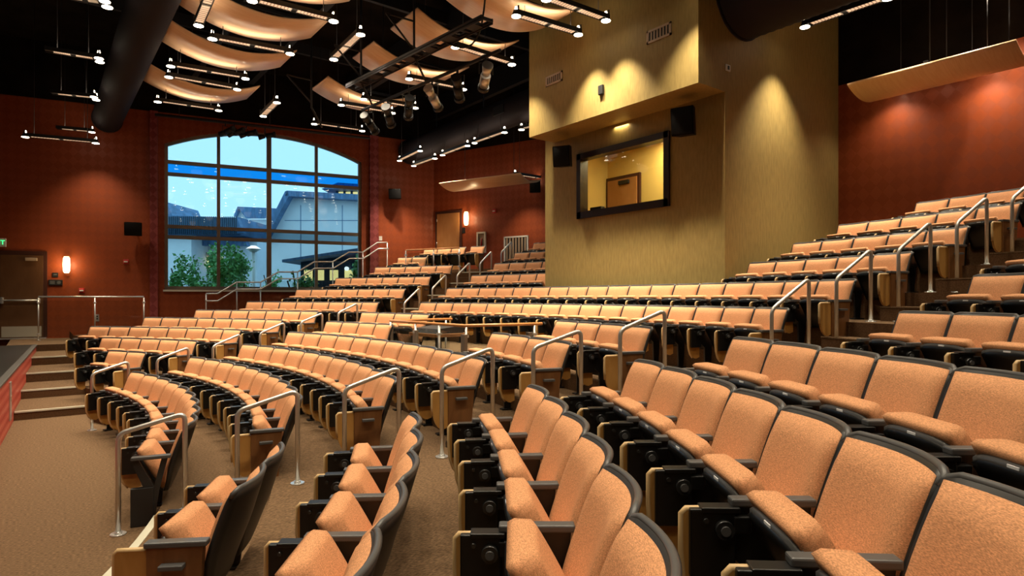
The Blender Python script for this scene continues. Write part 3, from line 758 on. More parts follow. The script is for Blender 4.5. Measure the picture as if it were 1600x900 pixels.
# ------------------------------------------------------------------ stainless aisle handrails
def handrail(Ra, Rb, pa, pb, za, zb, label, group, h=0.86):
    A = Vector((Ra*math.cos(pa), Ra*math.sin(pa), za)); B = Vector((Rb*math.cos(pb), Rb*math.sin(pb), zb))
    e = empty('aisle_handrail', label, 'handrail', group, loc=A, rz=0)
    a = Vector((0, 0, 0)); b = B-A; ht = Vector((0, 0, h)); r = 0.07
    pts = [a+Vector((0, 0, 0.0)), a+Vector((0, 0, h-r-0.02))]
    top_a = a+ht; top_b = b+ht; dd = (top_b-top_a).normalized()
    def bend(p0, dir_in, dir_out, rr, n=6):
        out = []
        for i in range(n+1):
            t = i/n; P0 = p0-dir_in*rr; P2 = p0+dir_out*rr
            out.append(P0*(1-t)**2+p0*2*t*(1-t)+P2*t*t)
        return out
    pts = [a]+bend(top_a, Vector((0, 0, 1)), dd, r)+bend(top_b, dd, Vector((0, 0, -1)), r)+[b]
    m_ = MB(); m_.tube(pts, 0.0215, M['steel'], 12); m_.obj('rail_tube', e)
    for p_ in (a, b):
        f_ = MB(); f_.cyl(p_, p_+Vector((0, 0, 0.012)), 0.062, M['chrome'], 20); f_.cyl(p_+Vector((0, 0, .012)), p_+Vector((0, 0, 0.03)), 0.03, M['chrome'], 16); f_.obj('floor_flange', e)
NPH = [-.309, -.314, -.318, -.332, -.345, -.352, -.347, -.347, -.348, -.349, -.350]
ROWNAME = ['front', 'second', 'third', 'fourth', 'fifth', 'sixth', 'seventh', 'eighth', 'ninth', 'tenth', 'eleventh']
for k in range(1, 12):
    if k == 7: Ra, Rb = R[6]-.45, R[6]+.06
    else: Ra, Rb = R[k-1]-.48, R[k-1]+.03
    handrail(Ra, Rb, NPH[k-1], NPH[k-1], Z[k-1], Z[k], 'curved steel handrail in the near aisle, at the right end of the %s centre row' % ROWNAME[k-1], 'handrails in the near aisle')
    handrail(R[k-1]-.47, R[k-1]+.04, .274, .275, Z[k-1], Z[k], 'curved steel handrail in the far aisle, at the left end of the %s centre row' % ROWNAME[k-1], 'handrails in the far aisle')

# ------------------------------------------------------------------ glass guards
def guard(pts, posts, h, zb, label, top=M['steel'], n_extra=None, ztop=None, name='glass_guard_rail'):
    o = Vector(pts[0]); e = empty(name, label, 'guard rail', None, loc=(o.x, o.y, zb))
    P = [Vector((p[0]-o.x, p[1]-o.y, (p[2] if len(p) > 2 else zb)-zb)) for p in pts]
    m_ = MB(); m_.tube([p+Vector((0, 0, h)) for p in P], 0.024, top, 12); m_.obj('top_rail', e)
    for i in range(len(P)-1):
        a, b = P[i], P[i+1]; d_ = (b-a); dn = d_.normalized(); nn = Vector((-dn.y, dn.x, 0)).normalized()*0.006
        g = MB(); q = [a+dn*0.06+Vector((0, 0, 0.10)), b-dn*0.06+Vector((0, 0, 0.10)), b-dn*0.06+Vector((0, 0, h-0.10)), a+dn*0.06+Vector((0, 0, h-0.10))]
        va = [g.bm.verts.new(v+nn) for v in q]; vb = [g.bm.verts.new(v-nn) for v in q]
        fs = [g.bm.faces.new(va), g.bm.faces.new(vb[::-1])]+[g.bm.faces.new((va[j], vb[j], vb[(j+1) % 4], va[(j+1) % 4])) for j in range(4)]
        g._paint(fs, M['glass_rail']); g.obj('glass_panel', e)
    for p in posts:
        q = Vector((p[0]-o.x, p[1]-o.y, (p[2] if len(p) > 2 else zb)-zb))
        m_ = MB(); m_.cyl(q, q+Vector((0, 0, h-0.02)), 0.019, M['steel'], 10); m_.cyl(q, q+Vector((0, 0, 0.012)), 0.055, M['chrome'], 14)
        for zz in (0.18, h-0.16): m_.box(q.x-0.035, q.x+0.035, q.y-0.03, q.y+0.03, q.z+zz-0.02, q.z+zz+0.02, M['chrome'], 0.005)
        m_.obj('post', e)
    return e
# left landing guard
g0 = (FW @ Vector((0.42, -1.15, 0))); 
sL, _ = on_wall(sub(FW, 0, -1.15, 0), 60, 470); sR, _ = on_wall(sub(FW, 0, -1.15, 0), 231, 470)
def fwp(s_, off=-1.15): v = FW @ Vector((s_, off, 0)); return (v.x, v.y)
guard([fwp(sL), fwp((sL+sR)/2), fwp(sR-0.1)], [fwp(sL), fwp((sL+sR)/2), fwp(sR-0.1)], 1.20, LZ, 'straight glass guard with steel rail in front of the wall at far left', top=M['chrome'])
# pocket guard in the middle
def pc(r_, a): return (r_*math.cos(a), r_*math.sin(a))
pk = [pc(14.45, .099), pc(13.06, .099), pc(13.02, 0.03), pc(13.02, -.03), pc(13.05, -.088), pc(14.45, -.090)]
pg = guard(pk, [pc(13.06, .099), pc(13.02, .03), pc(13.02, -.03), pc(13.08, -.088), pc(14.3, -.09), pc(14.3, .099)], 0.93, Z[4], 'wooden topped glass guard around the open pocket in mid seating', top=M['railwood'])
for p_ in (pk[1], pk[2], pk[4], (pc(14.2, -.09))):
    m = MB(); q = Vector((p_[0]-pk[0][0], p_[1]-pk[0][1], 0)); m.box(q.x-0.03, q.x+0.03, q.y-0.05, q.y+0.05, 0, 0.80, M['winframe'], 0.005); m.obj('flat_post', pg)
# mixing desk in the pocket
dk = empty('mixing_desk', 'dark covered mixing desk standing inside the glass guarded pocket', 'desk', None, loc=(*pc(13.7, .055), Z[4]), rz=0.05)
m = MB(); m.box(-0.35, 0.35, -0.45, 0.45, 0.66, 0.72, M['walnut'], 0.006); m.obj('desk_top', dk)
m = MB(); m.prism([(-0.30, 0.72), (0.28, 0.72), (0.30, 0.86), (-0.25, 0.80)], -0.38, 0.38, M['blackpaint']); m.obj('console', dk)
for sx in (-0.30, 0.30):
    for sy in (-0.40, 0.40):
        m = MB(); m.box(sx-0.02, sx+0.02, sy-0.02, sy+0.02, 0.165 if sx > -1 else 0, 0.66, M['blackpaint']); m.obj('leg', dk)
# stepped guard with double rail under the window
def stepped():
    xs = [(322, 459), (340, 459), (370, 441), (407, 441), (435, 425), (465, 425), (491, 409), (520, 409), (545, 394), (567, 394), (590, 379), (605, 379)]
    G = sub(FW, 0, -0.95, 0)
    pts = []
    for px, py in xs:
        s_, z_ = on_wall(G, px, py); v = G @ Vector((s_, 0, 0)); pts.append(Vector((v.x, v.y, z_)))
    o = pts[0]; e = empty('stair_guard_rail', 'stepped double steel handrail with glass running up under the big window', 'handrail', None, loc=(o.x, o.y, Z[4]))
    base = Vector((o.x, o.y, Z[4]))
    m_ = MB(); m_.tube([p-base for p in pts], 0.024, M['steel'], 10); m_.obj('top_rail', e)
    off = FW.col[1].xyz*(-0.10)
    m_ = MB(); m_.tube([p-base+off+Vector((0, 0, -0.22)) for p in pts], 0.022, M['steel'], 10); m_.obj('lower_rail', e)
    for i in range(0, len(pts)-1):
        a, b = pts[i]-base, pts[i+1]-base; nn = FW.col[1].xyz*0.006
        q = [a+Vector((0, 0, -1.0)), b+Vector((0, 0, -1.0)), b+Vector((0, 0, -0.28)), a+Vector((0, 0, -0.28))]
        g = MB(); va = [g.bm.verts.new(v+nn) for v in q]; vb = [g.bm.verts.new(v-nn) for v in q]
        fs = [g.bm.faces.new(va), g.bm.faces.new(vb[::-1])]+[g.bm.faces.new((va[j], vb[j], vb[(j+1) % 4], va[(j+1) % 4])) for j in range(4)]
        g._paint(fs, M['glass_rail']); g.obj('glass_panel', e)
    for i in (0, 2, 3, 5, 7, 9, 11):
        p_ = pts[i]-base; m_ = MB(); m_.cyl(Vector((p_.x, p_.y, floor_z(pts[i].x, pts[i].y)-base.z)), p_, 0.018, M['steel'], 10); m_.box(p_.x-0.03, p_.x+0.03, p_.y-0.06, p_.y+0.02, p_.z-0.24, p_.z-0.18, M['chrome'], 0.004); m_.obj('post', e)
stepped()
# small guard in front of the back row by the upper door
ga = pc(19.42, .475); gb = pc(19.42, .37)
guard([ga, pc(19.42, .42), gb], [ga, pc(19.42, .42), gb], 0.75, Z[11], 'short glass guard rail in front of the back row by the upper door', top=M['railwood'])

# ------------------------------------------------------------------ ducts
CLOUDS = []; PIPES = [(9.55, 7.32, 0.40), (18.55, 7.25, 0.43), (17.45, 7.15, 0.75)]
def top_z(x, y):
    """what a cable hung at x, y is fixed to: a panel or duct above it, else the roof"""
    for i, (px_, pz_, r_) in enumerate(PIPES):
        if abs(x-px_) < r_-0.02 and ((i == 0 and y < 13) or (i == 1 and y > 1.7) or (i == 2 and y < -2.9)): return pz_-math.sqrt(r_*r_-(x-px_)**2)-0.005
    for a, b, c_, d_, z_, sg in CLOUDS:
        if a < x < b and c_ < y < d_: u = (x-a)/(b-a); return z_-sg*(1-(2*u-1)**2)+0.03
    for bx_ in (-2.5, 1.5, 5.5, 11.6, 13.1, 16.2, 19.6):
        if abs(x-bx_) < 0.1: return 8.54
    for by_ in (-9, -4.5, 0, 4.5, 8.6):
        if abs(y-by_) < 0.07: return 8.89
    return ZC-0.01
def duct(x, z, r, y0, y1, label, seg=120, spiral=0.012):
    e = empty('air_duct', label, 'duct', None, loc=(x, y0, z))
    m_ = MB(); n = 28; rings = []
    L = y1-y0; k = int(abs(L)/0.075)
    for i in range(k+1):
        rr = r+(spiral if i % 2 else 0)
        rings.append([m_.bm.verts.new((rr*math.cos(2*PI*j/n), L*i/k, rr*math.sin(2*PI*j/n))) for j in range(n)])
    fs = []
    for i in range(k):
        for j in range(n): fs.append(m_.bm.faces.new((rings[i][j], rings[i][(j+1) % n], rings[i+1][(j+1) % n], rings[i+1][j])))
    m_._paint(fs, M['duct'], True)
    m_.obj('duct_pipe', e)
    for yy in (0.06, L-0.06):
        c = MB(); c.cyl((0, yy-0.04, 0), (0, yy+0.04, 0), r+0.03, M['duct'], 28); c.obj('end_cap', e)
    for yy in [L*0.2, L*0.5, L*0.8]:
        c = MB(); c.box(-0.012, 0.012, yy-0.02, yy+0.02, r, min(ZC-0.01, 8.88)-z, M['beam']); c.obj('hanger_strap', e)
    return e
duct(9.55, 7.32, 0.375, 12.9, -9.0, 'thick dark spiral duct running overhead at upper left')
dd = duct(18.55, 7.25, 0.40, 11.0, 1.75, 'dark spiral duct running from the far corner to the booth')
c = MB(); c.box(-0.42, -0.36, -6.2, -5.7, -0.12, 0.12, M['blackpaint']); c.obj('duct_grille', dd)
duct(17.45, 7.15, 0.72, -2.95, -10.0, 'fat dark duct coming out of the right side of the booth')

# ------------------------------------------------------------------ acoustic clouds
def cloud(x0, x1, y0, y1, z, sag, label, group='curved maple acoustic panels'):
    e = empty('acoustic_panel', label, 'acoustic panel', group, loc=((x0+x1)/2, (y0+y1)/2, z))
    hw = (x1-x0)/2; hy = (y1-y0)/2; CLOUDS.append((x0, x1, y0, y1, z, sag))
    m_ = MB()
    fr = lambda u, v: (-hw+2*hw*u, -hy+2*hy*v, -sag*(1-(2*u-1)**2))
    bk = lambda u, v: (-hw+2*hw*u, -hy+2*hy*v, -sag*(1-(2*u-1)**2)+0.03)
    m_.pad(24, 2, fr, bk, M['cloud']); m_.obj('panel', e)
    for sx in (-0.6, 0.6):
        r_ = MB(); r_.cyl((sx*hw, 0, -sag*(1-0.36)+0.03), (sx*hw, 0, 8.5-z), 0.008, M['beam'], 6); r_.obj('suspension_rod', e)
    r_ = MB(); r_.box(-hw*0.9, hw*0.9, -0.03, 0.03, 0.04, 0.09, M['beam']); r_.obj('support_bar', e)
CX0, CX1 = 9.97, 12.42
cloud(CX0, CX1, 7.50, 8.80, 7.4, 0.30, 'small curved maple ceiling panel right above the window top left')
cloud(CX0, CX1, 4.66, 5.85, 7.4, 0.30, 'curved maple ceiling panel, second nearest the window in the left column')
cloud(CX0, CX1, 2.60, 3.80, 7.4, 0.30, 'curved maple ceiling panel, third from the window in the left column')
cloud(CX0, CX1, 0.63, 1.80, 7.4, 0.30, 'curved maple ceiling panel cut by the top picture edge, left column')
cloud(13.55, 15.95, 5.80, 6.95, 7.4, 0.30, 'curved maple ceiling panel at the far end of the lighting truss')
cloud(13.55, 15.95, 3.20, 4.32, 7.4, 0.30, 'curved maple ceiling panel behind the middle of the lighting truss')
cloud(13.55, 15.95, 1.30, 2.42, 7.4, 0.30, 'curved maple ceiling panel at the near end of the lighting truss')
cloud(13.55, 15.95, -0.62, 0.55, 7.4, 0.30, 'curved maple ceiling panel touching the top left of the booth')
cloud(19.15, 20.37, -6.25, -3.9, 5.72, 0.16, 'long curved maple panel over the seats right of the booth')
e_ = empty('acoustic_panel', 'curved maple panel over the far upper seats left of the booth', 'acoustic panel', 'curved maple acoustic panels', mtx=frame_mtx((18.3, 8.55), (0.35, -0.937), 5.72))
m = MB(); m.pad(2, 16, lambda u, v: (3.1*u, 1.25*v, -0.16*(1-(2*v-1)**2)), lambda u, v: (3.1*u, 1.25*v, -0.16*(1-(2*v-1)**2)+0.03), M['cloud']); m.obj('panel', e_)
for sx in (0.6, 2.5):
    r_ = MB(); r_.cyl((sx, 0.6, -0.1), (sx, 0.6, 8.5-5.72), 0.008, M['beam'], 6); r_.obj('suspension_rod', e_)

# ------------------------------------------------------------------ hanging light fixtures
HF = 6.9
n_fix = [0]
def fixture(A, B, label, heads=(1, 1), light=(1, 1), up=0.4, group='hanging linear light fixtures', pw=1.0, cone=96):
    A = Vector(A); B = Vector(B); d_ = (B-A); L = d_.length; dn = d_.normalized()
    rz = math.atan2(dn.y, dn.x); Cn = (A+B)/2
    e = empty('pendant_light', label, 'light fixture', group, loc=Cn, rz=rz)
    n_fix[0] += 1
    h = MB(); h.box(-L/2, L/2, -0.075, 0.075, 0.0, 0.05, M['blackpaint'])
    h.box(-L/2, L/2, -0.080, -0.068, -0.02, 0.06, M['blackpaint']); h.box(-L/2, L/2, 0.068, 0.080, -0.02, 0.06, M['blackpaint'])
    h.obj('housing', e)
    for a, b in ((-L/2+0.14, -0.05), (0.05, L/2-0.14)):
        g = MB(); g.box(a, b, -0.062, 0.062, -0.006, 0.0, M['louvre'])
        n = 9
        for i in range(n+1):
            x = a+(b-a)*i/n; g.box(x-0.005, x+0.005, -0.064, 0.064, -0.016, -0.004, M['white'])
        g.obj('louvre', e)
    for i, sx in enumerate((-L/2+0.02, L/2-0.02)):
        for j in range(heads[i]):
            y = (j-(heads[i]-1)/2)*0.22
            s_ = MB(); s_.cyl((sx, y, -0.03), (sx, y, 0.07), 0.085, M['blackpaint'], 16, r2=0.045); s_.cyl((sx, y, 0.07), (sx, y, 0.13), 0.03, M['lamp'], 10, r2=0.02); s_.box(sx-0.012, sx+0.012, y-0.08, y-0.06, -0.01, 0.13, M['blackpaint']); sp = s_.obj('spot_head', e)
            l_ = MB(); l_.cyl((sx, y, -0.040), (sx, y, -0.03), 0.080, M['lamp'], 16); l_.obj('lens', sp)
        if light[i] and heads[i]:
            lo = lamp('spot_beam', 'SPOT', (sx, 0, -0.06), SPOT_W*pw*light[i], (1, 0.85, 0.63), e, spot_size=math.radians(cone), spot_blend=0.9, shadow_soft_size=0.05)
    for sx in (-L/2+0.2, L/2-0.2):
        pw_ = Cn+dn*sx; c_ = MB(); c_.cyl((sx, 0, 0.05), (sx, 0, top_z(pw_.x, pw_.y)-Cn.z), 0.006, M['beam'], 5); c_.obj('suspension_cable', e)
    lamp('panel_fill', 'POINT', (0, 0, -0.10), PANEL_FILL_W, (1, 0.78, 0.55), e, shadow_soft_size=0.2)  # fill light added under each housing to brighten the ceiling panels
    if up:
        lo = lamp('uplight', 'AREA', (0, 0, 0.07), UP_W*up, (1, 0.78, 0.55), e, shape='RECTANGLE', size=L*0.8, size_y=0.14)
        lo.rotation_euler = (PI, 0, 0); lo.data.spread = math.radians(175)
    return e
def fx(a, b, label, z=HF, **kw):
    return fixture(at_z(*a, z), at_z(*b, z), label, **kw)
fx((70, 78), (157, 92), 'hanging light with twin spots, upper left beside the thick duct', heads=(0, 2), light=(0, 1))
fx((80, 145), (150, 152), 'hanging light with twin spots, middle of the far left ones', heads=(0, 2), light=(0, 1))
fx((88, 200), (145, 205), 'faint hanging light with one spot left of the duct end', z=6.75, heads=(0, 1), light=(0, 1))
fx((38, 212), (151, 222), 'long low hanging light near the wall at far left', z=6.05)
fx((95, -8), (168, 4), 'hanging light with twin spots at the top left picture edge', heads=(0, 2), light=(0, 1))
fx((245, 157), (343, 171), 'hanging light just above the big window at left', up=1.0)
fx((265, 101), (385, 121), 'hanging light, upper of the two below the second panel', up=1.0)
fx((262, 118), (372, 138), 'hanging light, lower of the two below the second panel', light=(1, 0))
fx((330, 58), (455, 82), 'hanging light in front of the second curved panel', up=1.0)
fx((392, -2), (523, 31), 'hanging light crossing the third curved panel at the top', up=1.0)
fx((310, 38), (338, -30), 'hanging light seen end on at the top left panels', up=1.0)
fx((521, 91), (564, 51), 'hanging light running away between the two panel columns')
fx((490, 192), (567, 203), 'hanging light over the right half of the big window')
fx((532, 162), (614, 175), 'hanging light at the far end of the truss, lower one', up=1.0)
fx((567, 153), (650, 167), 'hanging light at the far end of the truss, upper one', up=1.0, light=(1, 0))
fx((638, 121), (725, 138), 'hanging light behind the middle of the lighting truss', up=1.0)
fx((710, 71), (801, 99), 'hanging light behind the near end of the lighting truss', up=1.0, pw=1.8, cone=88)
fx((805, 22), (905, 52), 'hanging light left of the booth overhang, lower one', up=1.0, pw=2.4, cone=80)
fx((852, -4), (948, 30), 'hanging light left of the booth overhang, upper one', pw=2.4, cone=80)
fx((411, 180), (433, 158), 'short hanging light above the window middle', z=6.7)
fx((624, 250), (657, 234), 'linear light under the far end of the spiral duct', z=6.75, pw=2.2, cone=86)
fx((646, 258), (680, 246), 'linear light, first of the line under the spiral duct', z=6.6, light=(1, 0))
fx((691, 241), (731, 226), 'linear light, second of the line under the spiral duct', z=6.6, light=(1, 0))
fx((741, 222), (789, 205), 'linear light, third of the line under the spiral duct', z=6.6, light=(1, 0))
fx((814, 201), (860, 188), 'linear light next to the left edge of the booth', z=6.6, light=(0, 0))
fx((804, 272), (870, 282), 'low linear light beside the speaker left of the booth', z=6.0, light=(1, 0))
fx((1256, 40), (1390, -6), 'hanging light at the top right above the booth side', z=6.75, pw=2.2, cone=84)
fixture((20.60, -4.0, 5.98), (20.60, -5.5, 5.98), 'added unseen linear light between the long curved panel and the right rear wall', pw=0.22, cone=130)  # added out of sight to brighten the right rear wall
fixture((14.35, -2.93, 7.0), (15.80, -2.93, 7.0), 'added unseen hanging light above the right corner of the booth overhang', pw=2.0, cone=84)  # added above the view to brighten the overhang corner
# unseen fixtures added outside the view for the light they give
for i, (x, y) in enumerate(((10.9, -1.2), (10.9, -3.6), (10.9, -6.2), (10.9, -8.8), (15.0, -5.6), (15.0, -8.2), (19.7, -5.9), (19.7, -8.4), (8.4, -1.5), (8.4, -6.0), (6.8, 2.0), (6.8, -3.5), (6.8, -9), (8.4, 2.4))):
    fixture((x-0.72, y, HF), (x+0.72, y, HF), 'added hanging light overhead above the near seats, %s of those beyond the picture edge' % ORD[i+1], pw=0.9)

# ------------------------------------------------------------------ lighting truss with theatre spots
o = Vector((13.6, 2.0, 6.35))
tr = empty('lighting_truss', 'dark lighting truss with pipe hanging left of the booth', 'truss', None, loc=o)
A = at_z(548, 137, 6.35)-o; B = at_z(742, 40, 6.35)-o
m = MB(); dn = (B-A).normalized(); B = B+dn*0.3; sd = Vector((-dn.y, dn.x, 0))*0.10
for s_ in (-1, 1):
    m.tube([A+sd*s_, B+sd*s_], 0.025, M['beam'], 6)
L = (B-A).length; n = 16
for i in range(n+1):
    p = A+dn*(L*i/n); m.box(p.x-0.10, p.x+0.10, p.y-0.02, p.y+0.02, p.z-0.02, p.z+0.02, M['beam'])
TM = Matrix.Translation(A) @ dn.to_track_quat('X', 'Z').to_matrix().to_4x4()
for yy in (-0.11, 0.11):
    m.box(0, L, yy-0.008, yy+0.008, -0.045, 0.045, M['trussblue'], mtx=TM)
for i in range(7):
    x_ = L*(0.06+0.14*i); m.box(x_, x_+0.22, -0.11, 0.11, -0.03, 0.03, M['trussblue'], mtx=TM)
m.obj('walkway_beam', tr)
m = MB(); A2 = A+Vector((0.25, 0, -0.42)); B2 = B+Vector((0.25, 0, -0.42)); m.tube([A2, B2], 0.03, M['beam'], 8); m.obj('lower_pipe', tr)
for yy in (0.95, 2.82, 5.05):            # hangers drop through the gaps between the panels
    t_ = (yy-o.y-A.y)/dn.y; p = A+dn*t_
    m = MB(); m.tube([p+Vector((0, 0, 8.5-o.z)), p, p+Vector((0.25, 0, -0.42))], 0.022, M['beam'], 6)
    m.tube([p+Vector((-0.55, 0, 0.62)), p+Vector((0, 0, 0.10))], 0.018, M['beam'], 6); m.tube([p+Vector((-0.55, 0, 0.62)), p+Vector((0, 0, 0.62))], 0.018, M['beam'], 6); m.obj('hanger_frame', tr)
def stagelight(loc, rz, rx, label, silver=False, s=1.0):
    e = empty('stage_spotlight', label, 'spotlight', 'theatre spotlights', loc=loc, rz=rz); mm = M['steel'] if silver else M['blackpaint']
    Rm = Matrix.Rotation(rx, 4, 'X')
    b = MB(); b.cyl((0, -0.02*s, 0), (0, -0.26*s, 0), 0.085*s, mm, 14, r2=0.075*s); b.cyl((0, 0.0, 0), (0, 0.20*s, 0), 0.06*s, mm, 14, r2=0.09*s); b.cyl((0, -0.26*s, 0), (0, -0.33*s, 0), 0.095*s, M['blackpaint'], 14); b.obj('lamp_body', e, Rm)
    y = MB(); y.tube([(-0.11*s, 0, 0), (-0.11*s, 0, 0.18*s), (0.11*s, 0, 0.18*s), (0.11*s, 0, 0)], 0.01, M['blackpaint'], 6); y.cyl((0, 0, 0.18*s), (0, 0, 0.30*s), 0.018, M['blackpaint'], 8); y.obj('yoke', e)
    l_ = MB(); l_.cyl((0, -0.331*s, 0), (0, -0.336*s, 0), 0.075*s, M['cap'], 14); l_.obj('lens', e, Rm)
m = MB(); q0 = B+Vector((0, 0, 0.9)); q1 = A+dn*(L*0.72)+Vector((0, 0, 0.05))
m.tube([q0.lerp(q1, t/12)+Vector((0.25*math.sin(PI*t/12), 0, -0.55*math.sin(PI*t/12))) for t in range(13)], 0.016, M['blackpaint'], 6); m.obj('power_cable', tr)
names = ['first', 'second', 'third', 'fourth', 'fifth', 'sixth']
for i in range(6):
    p = o+A2+(B2-A2)*(0.06+0.172*i)
    stagelight((p.x, p.y, p.z-0.29), 2.2+0.25*(i % 3), 0.45, 'theatre spotlight on the truss pipe, %s from its far end' % names[i], silver=(i in (3, 5)))
# pipe batten in front of the window head
G = sub(FW, 0, -1.1, 0)
s0_, z0_ = on_wall(G, 242, 178); s1_, z1_ = on_wall(G, 578, 217)
v0 = G @ Vector((s0_, 0, 0)); v1 = G @ Vector((s1_, 0, 0)); zb_ = (z0_+z1_)/2
bt = empty('pipe_batten', 'long dark pipe batten hanging above the big window', 'batten', None, loc=(v0.x, v0.y, zb_))
m = MB(); m.tube([(0, 0, 0), (v1.x-v0.x, v1.y-v0.y, 0)], 0.045, M['beam'], 8); m.obj('pipe', bt)
for t_ in (0.1, 0.5, 0.9):
    m = MB(); q = Vector((v1.x-v0.x, v1.y-v0.y, 0))*t_; m.cyl(q, q+Vector((0, 0, 9.35-zb_)), 0.01, M['beam'], 6); m.obj('suspension_cable', bt)
for i, px in enumerate((352, 366, 385, 414)):
    s_, _ = on_wall(G, px, 200); v = G @ Vector((s_, 0, 0)); stagelight((v.x, v.y, zb_-0.30), 0.6+0.2*i, -0.25, 'black theatre spotlight hanging over the window head, %s from the left' % names[i])

# ------------------------------------------------------------------ outside: ground, buildings, trees, lamp
g = MB(); g.box(-60, 120, 13.8, 140, -0.6, -0.5, M['ground']); struct(g, 'floor_outside')
def fr_out(px, dist, rot=0.0):
    p = at_d(px, 464, dist); a = -TH + rot
    return Matrix.Translation((p.x, p.y, 0)) @ Matrix.Rotation(a, 4, 'Z')      # local x to the right of the view, y away
def zpx(py, dist): return CAM.z + (YH-py)/FPX*dist
def xpx(px, px0, dist): return (px-px0)/FPX*dist
def building(px0, dist, label): return empty('building', label, 'building', 'campus buildings outside the window', mtx=fr_out(px0, dist))
D1 = 42.0
b = building(430, D1, 'big pale hall with sloping tiled eaves filling the right window panes')
X = lambda p: xpx(p, 430, D1)
zt = zpx(309, D1)
m = MB(); m.prism([(X(418), -0.5), (X(700), -0.5), (X(700), zt-0.5), (X(565), zpx(314, D1)), (X(456), zt), (X(418), zpx(376, D1))], 0, 12, M['extwall']); m.obj('wall', b)
m = MB()
def slab(m_, a, b_, th, y0, y1, mm): m_.prism([a, b_, (b_[0], b_[1]+th), (a[0], a[1]+th)], y0, y1, mm)
m.prism([(X(414), zpx(378, D1)), (X(420), zpx(378, D1)), (X(458), zt), (X(456), zt+0.35), (X(452), zt+0.3)], -0.8, 12, M['tile'])
m.prism([(X(452), zt), (X(700), zt-0.6), (X(700), zt-0.2), (X(455), zt+0.35)], -0.8, 6, M['tile']); m.obj('roof', b)
m = MB()
for px in (470, 535): m.box(X(px)-0.02, X(px)+0.02, -0.02, 0, 0, zt-0.5, M['tile'])
m.box(X(445), X(700), -0.02, 0, zpx(345, D1), zpx(345, D1)+0.04, M['tile']); m.obj('wall_joint', b)
m = MB(); m.box(X(508), X(560), 3, 9, zt, zt+0.9, M['extlit'])
for px in (508, 520, 532, 545, 558): m.box(X(px)-0.08, X(px)+0.08, 2.9, 9.1, zt, zt+0.95, M['extdark'])
m.obj('roof_lantern', b)
m = MB(); m.prism([(X(488), zt+0.95), (X(600), zt+0.95), (X(600), zt+1.15), (X(515), zt+1.4)], 2, 10, M['tile']); m.obj('lantern_roof', b)
D2 = 57.5
b = building(405, D2, 'pale building with small dark windows behind the street lamp')
X = lambda p: xpx(p, 405, D2)
m = MB(); m.prism([(X(366), -0.5), (X(432), -0.5), (X(432), zpx(372, D2)), (X(366), zpx(386, D2))], 0, 4, M['extwall']); m.obj('wall', b)
for i, (px, py) in enumerate(((386, 390), (398, 388), (408, 386), (384, 402), (418, 384))):
    m = MB(); m.box(X(px)-0.12, X(px)+0.12, -0.05, 0.02, zpx(py+9, D2), zpx(py, D2), M['extdark']); m.obj('window', b)
m = MB(); m.prism([(X(395), zpx(366, D2)), (X(440), zpx(352, D2)), (X(440), zpx(362, D2)), (X(395), zpx(376, D2))], -2, 6, M['extdark']); m.obj('roof', b)
D3 = 66.0
b = building(400, D3, 'gabled pale building with blue tiled roof in the second window pane')
X = lambda p: xpx(p, 400, D3)
m = MB(); m.prism([(X(371), -0.5), (X(460), -0.5), (X(460), zpx(343, D3)), (X(387), zpx(343, D3)), (X(376), zpx(326, D3)), (X(371), zpx(335, D3))], 0, 8, M['extwall']); m.obj('wall', b)
m = MB(); m.prism([(X(375), zpx(324, D3)), (X(388), zpx(342, D3)), (X(460), zpx(342, D3)), (X(460), zpx(328, D3))], -0.6, -0.2, M['tile']); m.prism([(X(369), zpx(338, D3)), (X(375), zpx(324, D3)), (X(377), zpx(326, D3)), (X(371), zpx(340, D3))], -0.6, 8, M['tile']); m.obj('roof', b)
D4 = 46.0
b = building(310, D4, 'long pale building with blue tiled roof across the left window panes')
X = lambda p: xpx(p, 310, D4)
m = MB(); m.box(X(240), X(299), 0, 8, -0.5, zpx(366, D4), M['extwall']); m.box(X(299), X(380), 2.5, 10, -0.5, zpx(372, D4), M['extwall']); m.obj('wall', b)
m = MB(); m.prism([(X(240), zpx(368, D4)), (X(386), zpx(366, D4)), (X(376), zpx(342, D4)), (X(240), zpx(337, D4))], -0.6, -0.1, M['tile']); m.box(X(240), X(376), -0.1, 6, zpx(367, D4), zpx(340, D4), M['tile']); m.prism([(X(299), zpx(381, D4)), (X(372), zpx(381, D4)), (X(368), zpx(372, D4)), (X(299), zpx(371, D4))], 1.6, 2.2, M['tile']); m.obj('roof', b)
m = MB()
n = 44
for i in range(n): x = X(240)+(X(378)-X(240))*i/n; m.box(x-0.03, x+0.03, -0.66, -0.6, zpx(367, D4), zpx(340, D4), M['extdark'])
m.obj('roof_ridge', b)
m = MB(); m.box(X(299), X(323), 2.4, 2.5, zpx(414, D4), zpx(398, D4), M['extlit'])
for i in range(9): x = X(299)+(X(323)-X(299))*i/8; m.box(x-0.015, x+0.015, 2.2, 2.25, zpx(399, D4), zpx(392, D4), M['extdark'])
m.box(X(299), X(323), 2.18, 2.27, zpx(392, D4), zpx(391, D4), M['extdark']); m.obj('lit_balcony', b)
D5 = 55.0
b = building(262, D5, 'narrow gabled tower with blue roof at the left window edge')
X = lambda p: xpx(p, 262, D5)
m = MB(); m.box(X(235), X(272), 0, 5, -0.5, zpx(336, D5), M['extwall']); m.obj('wall', b)
m = MB(); m.prism([(X(235), zpx(338, D5)), (X(274), zpx(338, D5)), (X(265), zpx(317, D5)), (X(235), zpx(314, D5))], -0.5, 5, M['tile']); m.obj('roof', b)
D6 = 30.0
b = building(535, D6, 'low dark glass pavilion with lit interior behind the stair rail')
X = lambda p: xpx(p, 535, D6)
m = MB(); m.box(X(470), X(600), 0, 5, -0.5, zpx(408, D6), M['extdark']); m.obj('wall', b)
